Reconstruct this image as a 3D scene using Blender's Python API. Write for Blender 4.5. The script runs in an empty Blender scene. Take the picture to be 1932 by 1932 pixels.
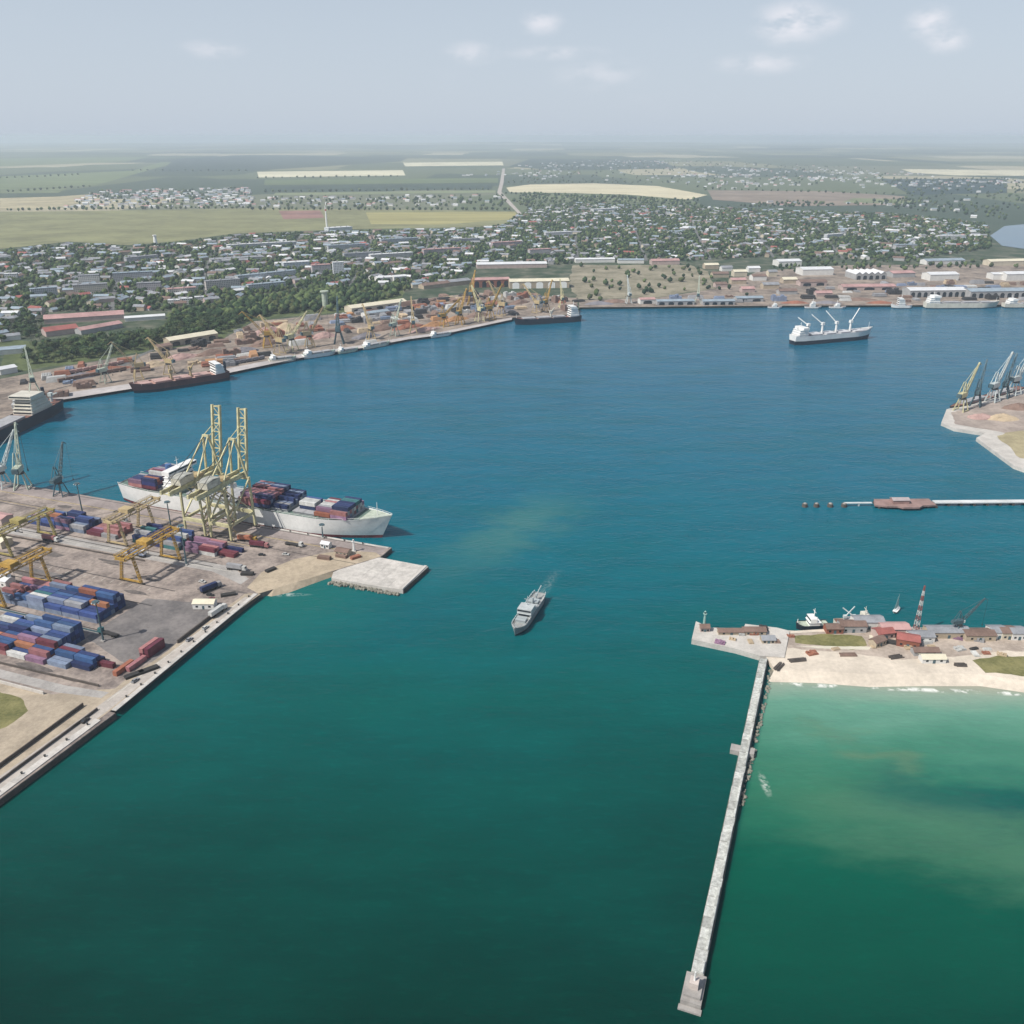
import bpy, math, random
import numpy as np
from mathutils import Vector

SC = bpy.context.scene
COL = SC.collection
RND = random.Random(11)
rad = math.radians

# ------------------------------------------------------------------ camera
H, F, CC = 250.0, 1673.0, 966.0            # height, focal length and centre in 1932-px units
PITCH = rad(22.96)
cp, sp = math.cos(PITCH), math.sin(PITCH)
cam = bpy.data.cameras.new('camera'); camo = bpy.data.objects.new('camera', cam); COL.objects.link(camo)
camo.location = (0, 0, H); camo.rotation_euler = (rad(90) - PITCH, 0, 0)
cam.sensor_fit = 'HORIZONTAL'; cam.angle = 2 * math.atan(CC / F)
cam.clip_start = 1.0; cam.clip_end = 200000.0
SC.camera = camo

# ------------------------------------------------------------------ sun, sky, exposure
SUN_AZ = Vector((-0.857, -0.514)); SUN_EL = 50.0
w = bpy.data.worlds.new('World'); SC.world = w; w.use_nodes = True
sun = bpy.data.lights.new('sun', 'SUN'); sun.energy = 4.2; sun.angle = rad(0.5); sun.color = (1.0, 0.95, 0.87)
suno = bpy.data.objects.new('sun', sun); COL.objects.link(suno)
_d = Vector((SUN_AZ.x * math.cos(rad(SUN_EL)), SUN_AZ.y * math.cos(rad(SUN_EL)), math.sin(rad(SUN_EL))))
suno.rotation_euler = (-_d).to_track_quat('-Z', 'Y').to_euler(); suno.location = (0, 0, 600)
SC.view_settings.view_transform = 'Standard'; SC.view_settings.look = 'None'
SC.view_settings.exposure = 0.2; SC.view_settings.gamma = 1.0; SC.view_settings.use_curve_mapping = False
SC.cycles.use_denoising = True
SC.cycles.volume_bounces = 1; SC.cycles.max_bounces = 6; SC.cycles.diffuse_bounces = 2; SC.cycles.glossy_bounces = 2
SC.cycles.sample_clamp_indirect = 4.0


class NT:
    """small helper to wire shader nodes"""
    def __init__(s, tree): s.t = tree; s.n = tree.nodes; s.l = tree.links; s.n.clear()
    def new(s, typ, **kw):
        n = s.n.new(typ)
        for k, v in kw.items(): setattr(n, k, v)
        return n
    def put(s, sock, v):
        if hasattr(v, 'is_linked') or hasattr(v, 'links'): s.l.new(v, sock)
        elif isinstance(v, (tuple, list)) and len(v) == 3 and sock.type == 'RGBA': sock.default_value = (*v, 1)
        else: sock.default_value = v
    def m(s, op, a, b=0.0, c=0.0, clamp=False):
        n = s.new('ShaderNodeMath', operation=op, use_clamp=clamp)
        s.put(n.inputs[0], a); s.put(n.inputs[1], b); s.put(n.inputs[2], c); return n.outputs[0]
    def vm(s, op, a, b=(0, 0, 0)):
        n = s.new('ShaderNodeVectorMath', operation=op); s.put(n.inputs[0], a); s.put(n.inputs[1], b)
        return n.outputs['Value'] if op in ('DOT_PRODUCT', 'LENGTH', 'DISTANCE') else n.outputs[0]
    def sep(s, v):
        n = s.new('ShaderNodeSeparateXYZ'); s.put(n.inputs[0], v); return n.outputs
    def comb(s, x, y, z):
        n = s.new('ShaderNodeCombineXYZ')
        for i, v in enumerate((x, y, z)): s.put(n.inputs[i], v)
        return n.outputs[0]
    def mix(s, f, a, b):
        n = s.new('ShaderNodeMix', data_type='RGBA'); s.put(n.inputs[0], f); s.put(n.inputs[6], a); s.put(n.inputs[7], b)
        return n.outputs[2]
    def noise(s, vec, scale, detail=4, rough=0.55, col=False):
        n = s.new('ShaderNodeTexNoise'); s.put(n.inputs['Vector'], vec); n.inputs['Scale'].default_value = scale
        n.inputs['Detail'].default_value = detail; n.inputs['Roughness'].default_value = rough
        return n.outputs['Color'] if col else n.outputs['Fac']
    def ss(s, v, a, b, lo=0.0, hi=1.0):
        n = s.new('ShaderNodeMapRange', interpolation_type='SMOOTHSTEP'); s.put(n.inputs[0], v)
        for i, x in enumerate((a, b, lo, hi)): n.inputs[1 + i].default_value = x
        return n.outputs[0]
    def ramp(s, f, stops):
        n = s.new('ShaderNodeValToRGB'); s.put(n.inputs[0], f); e = n.color_ramp.elements
        while len(e) < len(stops): e.new(0.5)
        for k, (p, c) in enumerate(stops): e[k].position = p; e[k].color = (*c, 1)
        return n.outputs[0]


# world: Nishita sky with small fair-weather clouds
nt = NT(w.node_tree)
sky = nt.new('ShaderNodeTexSky', sky_type='NISHITA'); sky.sun_disc = False
sky.sun_elevation = rad(SUN_EL); sky.sun_rotation = math.atan2(SUN_AZ.x, SUN_AZ.y)
sky.altitude = 0; sky.air_density = 1.0; sky.dust_density = 1.3; sky.ozone_density = 2.0
tc = nt.new('ShaderNodeTexCoord').outputs['Generated']
X, Y, Z = nt.sep(tc)
az = nt.m('ARCTAN2', X, Y); el = nt.m('ARCSINE', Z)
ae = nt.comb(az, el, 0.0)
def cloud(pxl, pyl, rx, ry, amt):
    d = Vector(((pxl - CC) / F, cp + (CC - pyl) / F * sp, -sp + (CC - pyl) / F * cp)).normalized()
    a0, e0 = math.atan2(d.x, d.y), math.asin(d.z)
    q = nt.new('ShaderNodeVectorMath', operation='MULTIPLY_ADD'); nt.l.new(ae, q.inputs[0])
    q.inputs[1].default_value = (F / rx, F / ry, 0); q.inputs[2].default_value = (-a0 * F / rx, -e0 * F / ry, 0)
    return nt.ss(nt.vm('LENGTH', q.outputs[0]), 0.0, 1.7, amt, 0.0)
blobs = None
for cdef in ((1495, 42, 48, 26, 1.0), (1555, 42, 34, 16, .6), (1755, 42, 28, 18, .85), (1785, 75, 28, 15, .8), (1022, 43, 28, 15, .75),
             (890, 100, 36, 14, .6), (1435, 120, 60, 13, .6), (400, 93, 40, 11, .45), (1050, 100, 70, 9, .4), (1130, 142, 60, 20, .36)):
    b_ = cloud(*cdef); blobs = b_ if blobs is None else nt.m('MAXIMUM', blobs, b_)
cv = nt.comb(nt.m('MULTIPLY', az, 1.0), nt.m('MULTIPLY', el, 2.2), 0.3)
puff = nt.noise(cv, 34, 7, 0.62)
gen = nt.m('MULTIPLY', nt.ss(nt.noise(cv, 3.2, 5, 0.6), 0.52, 0.75), 0.35)
mask = nt.m('MULTIPLY', nt.m('MULTIPLY', nt.m('MAXIMUM', blobs, nt.m('MULTIPLY', gen, 0.6)), 0.72), nt.ss(puff, 0.30, 0.66), clamp=True)
mask = nt.m('MULTIPLY', mask, nt.ss(el, 0.0, 0.05))
bg = nt.new('ShaderNodeBackground'); bg.inputs['Strength'].default_value = 0.083
hs = nt.new('ShaderNodeHueSaturation'); hs.inputs['Saturation'].default_value = 0.8; nt.l.new(sky.outputs[0], hs.inputs['Color'])
base = nt.mix(nt.ss(el, 0.0, 0.45, 0.82, 0.1), hs.outputs[0], (6.35, 7.2, 8.35))
skyc = nt.mix(mask, base, (10.2, 9.9, 10.4))
nt.l.new(skyc, bg.inputs['Color'])
nt.l.new(bg.outputs[0], nt.new('ShaderNodeOutputWorld').inputs['Surface'])


# ------------------------------------------------------------------ helpers
def P(px, py, z=0.0):
    dx, dy = (px - CC) / F, (CC - py) / F
    d = (dx, cp + dy * sp, -sp + dy * cp); t = (z - H) / d[2]
    return (d[0] * t, d[1] * t)
def PP(lst, z=0.0): return [P(a, b, z) for a, b in lst]
def S(x, y, z):
    z -= H; f = y * cp - z * sp
    return (CC + F * x / f, CC - F * (y * sp + z * cp) / f)

class MB:
    def __init__(s): s.v = []; s.f = []
    def add(s, vs, fs):
        n = len(s.v); s.v += [tuple(p) for p in vs]; s.f += [tuple(i + n for i in f) for f in fs]; return s
    def box(s, x0, x1, y0, y1, z0, z1):
        return s.add([(x0, y0, z0), (x1, y0, z0), (x1, y1, z0), (x0, y1, z0), (x0, y0, z1), (x1, y0, z1), (x1, y1, z1), (x0, y1, z1)],
                     [(0, 3, 2, 1), (4, 5, 6, 7), (0, 1, 5, 4), (1, 2, 6, 5), (2, 3, 7, 6), (3, 0, 4, 7)])
    def bar(s, a, b, wd, ht=None):
        a, b = Vector(a), Vector(b); ht = ht or wd; d = (b - a).normalized()
        up = Vector((0, 0, 1)) if abs(d.z) < 0.97 else Vector((0, 1, 0))
        r = d.cross(up).normalized(); u = r.cross(d); r *= wd / 2; u *= ht / 2
        q = [a - r - u, a + r - u, a + r + u, a - r + u, b - r - u, b + r - u, b + r + u, b - r + u]
        return s.add(q, [(0, 1, 2, 3), (7, 6, 5, 4), (0, 4, 5, 1), (1, 5, 6, 2), (2, 6, 7, 3), (3, 7, 4, 0)])
    def cyl(s, a, b, r0, r1=None, n=8):
        a, b = Vector(a), Vector(b); r1 = r0 if r1 is None else r1; d = (b - a).normalized()
        up = Vector((0, 0, 1)) if abs(d.z) < 0.97 else Vector((0, 1, 0))
        r = d.cross(up).normalized(); u = r.cross(d); q = []
        for c, rr in ((a, r0), (b, r1)):
            for k in range(n):
                t = 2 * math.pi * k / n; q.append(c + (r * math.cos(t) + u * math.sin(t)) * rr)
        fs = [(k, (k + 1) % n, n + (k + 1) % n, n + k) for k in range(n)] + [tuple(range(n))[::-1], tuple(range(n, 2 * n))]
        return s.add(q, fs)
    def lattice(s, a, b, w0, w1, n, t, h0=None, h1=None):
        """square lattice girder from a to b: four chords, posts and diagonals"""
        a, b = Vector(a), Vector(b); d = (b - a).normalized(); h0 = h0 or w0; h1 = h1 or w1
        up = Vector((0, 0, 1)) if abs(d.z) < 0.97 else Vector((0, 1, 0))
        r = d.cross(up).normalized(); u = r.cross(d); rings = []
        for k in range(n + 1):
            f = k / n; c = a.lerp(b, f); ww = w0 + (w1 - w0) * f; hh = h0 + (h1 - h0) * f
            rings.append([c + r * (i * ww / 2) + u * (j * hh / 2) for i, j in ((-1, -1), (1, -1), (1, 1), (-1, 1))])
        for i in range(4): s.bar(rings[0][i], rings[-1][i], t * 1.4)
        for k in range(n):
            for i in range(4):
                p, q = (i, (i + 1) % 4) if k % 2 else ((i + 1) % 4, i)
                s.bar(rings[k][p], rings[k + 1][q], t)
        return s
    def prism(s, poly, z0, z1, cap0=False):
        n = len(poly); a = sum(poly[i][0] * poly[(i + 1) % n][1] - poly[(i + 1) % n][0] * poly[i][1] for i in range(n))
        if a < 0: poly = poly[::-1]
        return s.add([(x, y, z0) for x, y in poly] + [(x, y, z1) for x, y in poly],
                     [(i, (i + 1) % n, n + (i + 1) % n, n + i) for i in range(n)] + [tuple(range(n, 2 * n))])
    def sheet(s, poly, z):
        n = len(poly); a = sum(poly[i][0] * poly[(i + 1) % n][1] - poly[(i + 1) % n][0] * poly[i][1] for i in range(n))
        if a < 0: poly = poly[::-1]
        return s.add([(x, y, z) for x, y in poly], [tuple(range(n))])
    def gable(s, x0, x1, y0, y1, z0, z1, ov=0.4, th=0.25):
        """two roof slopes with thickness, ridge along x"""
        x0 -= ov; x1 += ov; ym = (y0 + y1) / 2
        k = (z1 - z0) / (ym - y0); ya, yb = y0 - ov, y1 + ov; za = z0 - k * ov
        sec = [(ya, za), (ym, z1), (yb, za), (yb, za + th), (ym, z1 + th), (ya, za + th)]
        q = [(x0, a, b) for a, b in sec] + [(x1, a, b) for a, b in sec]
        return s.add(q, [(0, 6, 7, 1), (1, 7, 8, 2), (2, 8, 9, 3), (3, 9, 10, 4), (4, 10, 11, 5), (5, 11, 6, 0), (0, 1, 4, 5), (1, 2, 3, 4), (11, 10, 7, 6), (10, 9, 8, 7)])
    def gwall(s, x0, x1, y0, y1, z0, z1, zr):
        """walls with gable ends, ridge along x"""
        ym = (y0 + y1) / 2
        q = [(x0, y0, z0), (x1, y0, z0), (x1, y1, z0), (x0, y1, z0), (x0, y0, z1), (x1, y0, z1), (x1, y1, z1), (x0, y1, z1), (x0, ym, zr), (x1, ym, zr)]
        return s.add(q, [(0, 1, 5, 4), (2, 3, 7, 6), (1, 2, 6, 9, 5), (3, 0, 4, 8, 7)])
    def mesh(s, name):
        me = bpy.data.meshes.new(name); me.from_pydata(s.v, [], s.f); me.update(); return me
    def build(s, name, mt, parent=None, smooth=False):
        me = s.mesh(name); me.materials.append(mt)
        if smooth: me.shade_smooth(); me.set_sharp_from_angle(angle=rad(32))
        return link(name, me, parent)

def link(name, me, parent=None):
    o = bpy.data.objects.new(name, me); COL.objects.link(o)
    if parent: o.parent = parent
    return o
def tag(o, label=None, cat=None, group=None, kind=None):
    if label: o['label'] = label
    if cat: o['category'] = cat
    if group: o['group'] = group
    if kind: o['kind'] = kind
    return o
def thing(name, label, cat, loc=(0, 0, 0), rz=0.0, group=None):
    o = bpy.data.objects.new(name, None); COL.objects.link(o); o.empty_display_size = 0.1
    o.location = loc; o.rotation_euler = (0, 0, rz); return tag(o, label, cat, group)
KIDS = {}
def copy_tree(root, loc, rz, label=None, group=None, scale=None):
    r = root.copy(); COL.objects.link(r); r.location = loc; r.rotation_euler = (0, 0, rz)
    if label: r['label'] = label
    if group: r['group'] = group
    if scale: r.scale = scale
    def rec(src, dst):
        if src.name not in KIDS: KIDS[src.name] = list(src.children)
        for ch in KIDS[src.name]:
            c = ch.copy(); COL.objects.link(c); c.parent = dst; rec(ch, c)
    rec(root, r); return r
ORD = ['first', 'second', 'third', 'fourth', 'fifth', 'sixth', 'seventh', 'eighth', 'ninth', 'tenth', 'eleventh', 'twelfth', 'thirteenth', 'fourteenth',
       'fifteenth', 'sixteenth', 'seventeenth', 'eighteenth', 'nineteenth', 'twentieth']
def ordn(k):
    if k < 20: return ORD[k]
    tens = ['', '', 'twenty', 'thirty', 'forty', 'fifty', 'sixty', 'seventy', 'eighty', 'ninety'][(k + 1) // 10 % 10]
    if (k + 1) >= 100: return 'hundred-and-' + (ordn(k - 100) if k > 99 else 'none')
    return tens.replace('y', 'ieth') if (k + 1) % 10 == 0 else tens + '-' + ORD[(k + 1) % 10 - 1]
def inpoly(x, y, poly):
    c = False; n = len(poly)
    for i in range(n):
        x0, y0 = poly[i]; x1, y1 = poly[i - 1]
        if (y0 > y) != (y1 > y) and x < (x1 - x0) * (y - y0) / (y1 - y0) + x0: c = not c
    return c

# ------------------------------------------------------------------ materials
MATS = {}
def mat(name, rgb, rough=0.7, var=0.25, scale=0.3, rgb2=None, metal=0.0, bump=0.0, rnd=0.0, coord='pos', spec=0.3, stretch=None):
    """procedural surface: base colour broken up by two noises, optional second tone and per-object variation"""
    if name in MATS: return MATS[name]
    m = bpy.data.materials.new(name); m.use_nodes = True; n = NT(m.node_tree); MATS[name] = m
    vec = n.new('ShaderNodeNewGeometry').outputs['Position'] if coord == 'pos' else n.new('ShaderNodeTexCoord').outputs['Object']
    if stretch: vec = n.vm('MULTIPLY', vec, stretch)
    a = n.noise(vec, scale, 5, 0.6); b = n.noise(vec, scale * 7.3, 3, 0.6)
    f = n.ss(n.m('ADD', n.m('MULTIPLY', a, 0.65), n.m('MULTIPLY', b, 0.35)), 0.30, 0.70)
    dark = tuple(c * (1 - var) for c in rgb); light = tuple(min(0.95, c * (1 + var * 0.6)) for c in rgb)
    c = n.mix(f, dark, rgb2 or light)
    if rnd:
        oi = n.new('ShaderNodeObjectInfo').outputs['Random']
        hsv = n.new('ShaderNodeHueSaturation'); n.put(hsv.inputs['Color'], c)
        n.put(hsv.inputs['Value'], n.m('ADD', 1 - rnd, n.m('MULTIPLY', oi, 2 * rnd)))
        n.put(hsv.inputs['Hue'], n.m('ADD', 0.5 - rnd * 0.04, n.m('MULTIPLY', n.m('FRACT', n.m('MULTIPLY', oi, 17.3)), rnd * 0.08)))
        c = hsv.outputs[0]
    bs = n.new('ShaderNodeBsdfPrincipled'); n.put(bs.inputs['Base Color'], c)
    bs.inputs['Roughness'].default_value = rough; bs.inputs['Metallic'].default_value = metal; bs.inputs['Specular IOR Level'].default_value = spec
    if bump:
        bp = n.new('ShaderNodeBump'); bp.inputs['Strength'].default_value = bump; bp.inputs['Distance'].default_value = 0.3
        n.put(bp.inputs['Height'], b); n.put(bs.inputs['Normal'], bp.outputs[0])
    n.l.new(bs.outputs[0], n.new('ShaderNodeOutputMaterial').inputs[0]); return m

# ------------------------------------------------------------------ water
def water_material():
    m = bpy.data.materials.new('sea_water'); m.use_nodes = True; n = NT(m.node_tree)
    pos = n.new('ShaderNodeNewGeometry').outputs['Position']; x, y, z = n.sep(pos)
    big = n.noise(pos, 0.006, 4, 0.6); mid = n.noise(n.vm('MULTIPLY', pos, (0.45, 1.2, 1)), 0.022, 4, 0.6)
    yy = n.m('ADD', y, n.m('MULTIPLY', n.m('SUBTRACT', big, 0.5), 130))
    deep = n.ramp(n.m('DIVIDE', yy, 1200.0), [(0.11, (0.0, 0.017, 0.012)), (0.16, (0.0, 0.031, 0.023)), (0.22, (0.0, 0.053, 0.043)), (0.30, (0.0, 0.088, 0.082)), (0.43, (0.0, 0.110, 0.148)), (0.56, (0.0, 0.108, 0.168)), (0.85, (0.0, 0.098, 0.172))])  # darker near, brighter far: view-angle sky reflection painted into the base colour
    deep = n.mix(n.m('MULTIPLY', n.ss(mid, 0.42, 0.72), 0.45), deep, n.mix(0.5, deep, (0.0, 0.080, 0.062)))   # drifting sediment
    gust = n.ss(n.noise(n.vm('MULTIPLY', pos, (0.22, 1.0, 1)), 0.05, 5, 0.7), 0.38, 0.66)                     # gust lanes
    deep = n.mix(n.m('MULTIPLY', gust, 0.35), deep, n.vm('MULTIPLY', deep, (1.0, 0.62, 0.66)))
    rip = n.ss(n.noise(n.vm('MULTIPLY', pos, (0.30, 1.0, 1)), 0.33, 4, 0.65), 0.50, 0.72)
    deep = n.mix(n.m('MULTIPLY', rip, 0.30), deep, n.vm('MULTIPLY', deep, (1.0, 1.55, 1.5)))  # lighter ripple streaks: sky glints painted into the base colour
    # stirred sediment trailing across the fairway
    a, b = P(1075, 935), P(850, 1075); dx, dy = b[0] - a[0], b[1] - a[1]; L = math.hypot(dx, dy)
    sx, sy = n.m('SUBTRACT', x, a[0]), n.m('SUBTRACT', y, a[1])
    al = n.m('DIVIDE', n.m('ADD', n.m('MULTIPLY', sx, dx / L), n.m('MULTIPLY', sy, dy / L)), L)
    ac = n.m('ABSOLUTE', n.m('ADD', n.m('MULTIPLY', sx, -dy / L), n.m('MULTIPLY', sy, dx / L)))
    ac = n.m('ADD', ac, n.m('MULTIPLY', n.m('SUBTRACT', n.noise(n.vm('MULTIPLY', pos, (0.6, 1.1, 1)), 0.04, 6, 0.7), 0.5), 85))
    pl = n.m('MULTIPLY', n.ss(ac, 0, 40, 1, 0), n.m('MULTIPLY', n.ss(al, -0.2, 0.45), n.ss(al, 0.5, 1.35, 1, 0)))
    deep = n.mix(n.m('MULTIPLY', pl, 0.62), deep, (0.050, 0.165, 0.150))
    # green margin along the left-hand quay and its little beach
    q = P(560, 1125); dq = n.vm('DISTANCE', pos, (q[0], q[1], 0))
    deep = n.mix(n.ss(dq, 8, 85, 0.7, 0), deep, (0.004, 0.120, 0.100))
    # shallow bay between the breakwater and the beach
    a, b = P(1452, 1262), P(1318, 1880); dx, dy = b[0] - a[0], b[1] - a[1]; L = math.hypot(dx, dy)
    side = n.m('ADD', n.m('MULTIPLY', n.m('SUBTRACT', x, a[0]), -dy / L), n.m('MULTIPLY', n.m('SUBTRACT', y, a[1]), dx / L))
    bl, br = P(1452, 1283), P(1932, 1303); k = (br[1] - bl[1]) / (br[0] - bl[0])
    off = n.m('SUBTRACT', n.m('ADD', bl[1] + 2, n.m('MULTIPLY', n.m('SUBTRACT', x, bl[0]), k)), y)
    wob = n.m('MULTIPLY', n.m('SUBTRACT', n.noise(n.vm('MULTIPLY', pos, (0.55, 1.3, 1)), 0.03, 5, 0.6), 0.5), 46)
    wob = n.m('MULTIPLY', wob, n.ss(off, 0, 40, 0.15, 1.0))
    d = n.m('DIVIDE', n.m('ADD', off, wob), 200.0)
    sh = n.ramp(d, [(0.0, (0.34, 0.34, 0.26)), (0.04, (0.23, 0.32, 0.25)), (0.11, (0.115, 0.275, 0.20)), (0.25, (0.055, 0.200, 0.135)), (0.42, (0.015, 0.138, 0.085)), (0.62, (0.0, 0.080, 0.050)), (1.0, (0.0, 0.048, 0.032))])
    wp = n.vm('ADD', pos, n.vm('MULTIPLY', n.vm('SUBTRACT', n.noise(n.vm('MULTIPLY', pos, (0.5, 1.2, 1)), 0.035, 5, 0.65, col=True), (0.5, 0.5, 0.5)), (70, 60, 0)))
    def streak(p0, p1, wd, amt, col, c0):
        p0, p1 = Vector(P(*p0)), Vector(P(*p1)); dd = p1 - p0; LL = dd.length; dd /= LL
        rx, ry, _ = n.sep(n.vm('SUBTRACT', wp, (p0.x, p0.y, 0)))
        a_ = n.m('DIVIDE', n.m('ADD', n.m('MULTIPLY', rx, dd.x), n.m('MULTIPLY', ry, dd.y)), LL)
        q_ = n.m('ABSOLUTE', n.m('ADD', n.m('MULTIPLY', rx, -dd.y), n.m('MULTIPLY', ry, dd.x)))
        f_ = n.m('MULTIPLY', n.ss(q_, 0, wd, amt, 0), n.m('MULTIPLY', n.ss(a_, -0.25, 0.3), n.ss(a_, 1.0, 1.6, 1, 0)))
        return n.mix(f_, c0, col)
    sh = streak((1640, 1515), (2050, 1540), 32, 0.95, (0.0, 0.075, 0.070), sh)        # weed bed
    sh = streak((1470, 1500), (2050, 1640), 38, 0.6, (0.075, 0.185, 0.110), sh)        # sand bar
    sh = streak((1560, 1400), (1700, 1440), 16, 0.55, (0.110, 0.185, 0.110), sh)
    inside = n.m('MULTIPLY', n.ss(side, 0.0, 3.0), n.ss(off, 165, 230, 1, 0))
    inside = n.m('MULTIPLY', inside, n.ss(off, -16, -10))
    sh = n.mix(n.m('MULTIPLY', rip, 0.22), sh, n.vm('MULTIPLY', sh, (1.25, 1.35, 1.35))); sh = n.mix(n.m('MULTIPLY', gust, 0.25), sh, n.vm('MULTIPLY', sh, (0.7, 0.75, 0.8)))  # the painted ripple glints carried over the shallows, then the gust tone
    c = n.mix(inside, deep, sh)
    # broken foam on the sand edge
    fo = n.m('MULTIPLY', n.ss(n.m('ABSOLUTE', n.m('SUBTRACT', off, 5.0)), 0.2, 2.6, 1, 0), n.ss(n.noise(pos, 0.11, 4, 0.6), 0.50, 0.60))
    fo = n.m('MULTIPLY', fo, inside)
    fp = P(1443, 1480); df = n.vm('LENGTH', n.vm('MULTIPLY', n.vm('SUBTRACT', pos, (fp[0], fp[1], 0)), (1 / 2.2, 1 / 9.0, 0)))
    fo = n.m('MAXIMUM', fo, n.m('MULTIPLY', n.ss(df, 0.1, 1.1, 0.5, 0), n.ss(n.noise(pos, 0.5, 4), 0.4, 0.6)))
    fp = P(540, 1122); df = n.vm('LENGTH', n.vm('MULTIPLY', n.vm('SUBTRACT', pos, (fp[0], fp[1], 0)), (1 / 16.0, 1 / 2.6, 0)))
    fo = n.m('MAXIMUM', fo, n.m('MULTIPLY', n.ss(df, 0.1, 1.1, 0.5, 0), n.ss(n.noise(pos, 0.3, 4), 0.4, 0.6)))
    wk0, wk1 = Vector(P(1017, 1126)), Vector(P(1062, 1060)); wd_ = wk1 - wk0; wl_ = wd_.length; wd_ /= wl_          # churned water astern of the service ship
    rx, ry, _ = n.sep(n.vm('SUBTRACT', pos, (wk0.x, wk0.y, 0)))
    wa = n.m('DIVIDE', n.m('ADD', n.m('MULTIPLY', rx, wd_.x), n.m('MULTIPLY', ry, wd_.y)), wl_); wb = n.m('ABSOLUTE', n.m('ADD', n.m('MULTIPLY', rx, -wd_.y), n.m('MULTIPLY', ry, wd_.x)))
    wf = n.m('MULTIPLY', n.m('MULTIPLY', n.ss(wa, -0.12, 0.02), n.ss(wa, 0.1, 1.0, 1, 0)), n.m('MULTIPLY', n.ss(wb, 1.0, 5.0, 1, 0), n.ss(n.noise(pos, 0.5, 5, 0.7), 0.40, 0.65)))
    fo = n.m('MAXIMUM', fo, n.m('MULTIPLY', wf, 0.16))
    c = n.mix(fo, c, (0.72, 0.73, 0.68))
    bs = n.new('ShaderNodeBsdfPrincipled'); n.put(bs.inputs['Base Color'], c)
    bs.inputs['IOR'].default_value = 1.333; bs.inputs['Specular IOR Level'].default_value = 0.18; bs.inputs['Specular Tint'].default_value = (0.42, 0.80, 1.0, 1)
    n.put(bs.inputs['Roughness'], n.m('ADD', 0.12, n.m('MULTIPLY', fo, 0.5)))
    rv = n.vm('MULTIPLY', pos, (0.42, 1.0, 1.0))
    w1 = n.noise(rv, 0.42, 3, 0.55); w2 = n.noise(n.vm('MULTIPLY', pos, (0.6, 1.0, 1.0)), 0.10, 3, 0.5); w3 = n.noise(n.vm('MULTIPLY', pos, (0.55, 1, 1)), 0.028, 2, 0.5)
    hgt = n.m('ADD', n.m('ADD', n.m('MULTIPLY', w1, 0.62), n.m('MULTIPLY', w2, 0.85)), n.m('MULTIPLY', w3, 0.8))
    bp = n.new('ShaderNodeBump'); n.put(bp.inputs['Strength'], n.m('ADD', 0.55, n.m('MULTIPLY', gust, 0.4))); bp.inputs['Distance'].default_value = 1.0
    n.put(bp.inputs['Height'], hgt); n.put(bs.inputs['Normal'], bp.outputs[0])
    n.l.new(bs.outputs[0], n.new('ShaderNodeOutputMaterial').inputs[0]); return m
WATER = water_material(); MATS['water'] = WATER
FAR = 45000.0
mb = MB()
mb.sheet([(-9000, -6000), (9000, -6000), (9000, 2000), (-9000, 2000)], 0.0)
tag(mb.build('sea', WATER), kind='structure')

# ------------------------------------------------------------------ land surfaces
def steppe_material():
    m = bpy.data.materials.new('farmland'); m.use_nodes = True; n = NT(m.node_tree)
    pos = n.new('ShaderNodeNewGeometry').outputs['Position']; x, y, z = n.sep(pos)
    v = n.vm('MULTIPLY', n.vm('ADD', pos, n.vm('MULTIPLY', n.noise(pos, 0.0004, 2, 0.5, col=True), (300, 300, 0))), (1 / 1300, 1 / 1700, 0))
    vo = n.new('ShaderNodeTexVoronoi', distance='CHEBYCHEV'); n.put(vo.inputs['Vector'], v); vo.inputs['Scale'].default_value = 1.0; vo.inputs['Randomness'].default_value = 0.75
    r = n.sep(vo.outputs['Color'])[0]
    patch = n.ramp(r, [(0.0, (0.060, 0.085, 0.060)), (0.22, (0.125, 0.15, 0.085)), (0.42, (0.24, 0.235, 0.14)), (0.58, (0.10, 0.125, 0.075)), (0.74, (0.17, 0.18, 0.12)), (0.90, (0.42, 0.38, 0.26))])
    patch.node.color_ramp.interpolation = 'CONSTANT'
    fine = n.noise(n.vm('MULTIPLY', pos, (0.5, 1, 1)), 0.012, 5, 0.65)
    c = n.mix(n.ss(fine, 0.35, 0.65), patch, n.mix(0.4, patch, (0.08, 0.105, 0.075)))
    near = n.mix(n.ss(n.noise(pos, 0.025, 5, 0.65), 0.40, 0.75), (0.045, 0.070, 0.040), (0.17, 0.165, 0.125))
    c = n.mix(n.ss(n.m('ADD', y, n.m('MULTIPLY', fine, 300)), 2500, 3000), near, c)
    bs = n.new('ShaderNodeBsdfPrincipled'); n.put(bs.inputs['Base Color'], c); bs.inputs['Roughness'].default_value = 0.95
    bs.inputs['Specular IOR Level'].default_value = 0.1
    n.l.new(bs.outputs[0], n.new('ShaderNodeOutputMaterial').inputs[0]); return m
STEPPE = steppe_material()
GZ = 3.0
SHORE_PX = [(-60, 852), (0, 818), (105, 757), (245, 735), (425, 706), (563, 677), (675, 659), (771, 641), (824, 634), (966, 604), (1092, 597), (1093, 583), (1449, 580), (1932, 578), (2300, 577)]
SHORE = PP(SHORE_PX, 0.0)
ring = [(FAR * math.sin(t), FAR * math.cos(t)) for t in np.linspace(rad(86), rad(-86), 60)]
land = SHORE + [(4200, 1400)] + ring + [(-3000, 760)]
tag(MB().prism(land, -0.8, GZ).build('ground', STEPPE), kind='structure')

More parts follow.
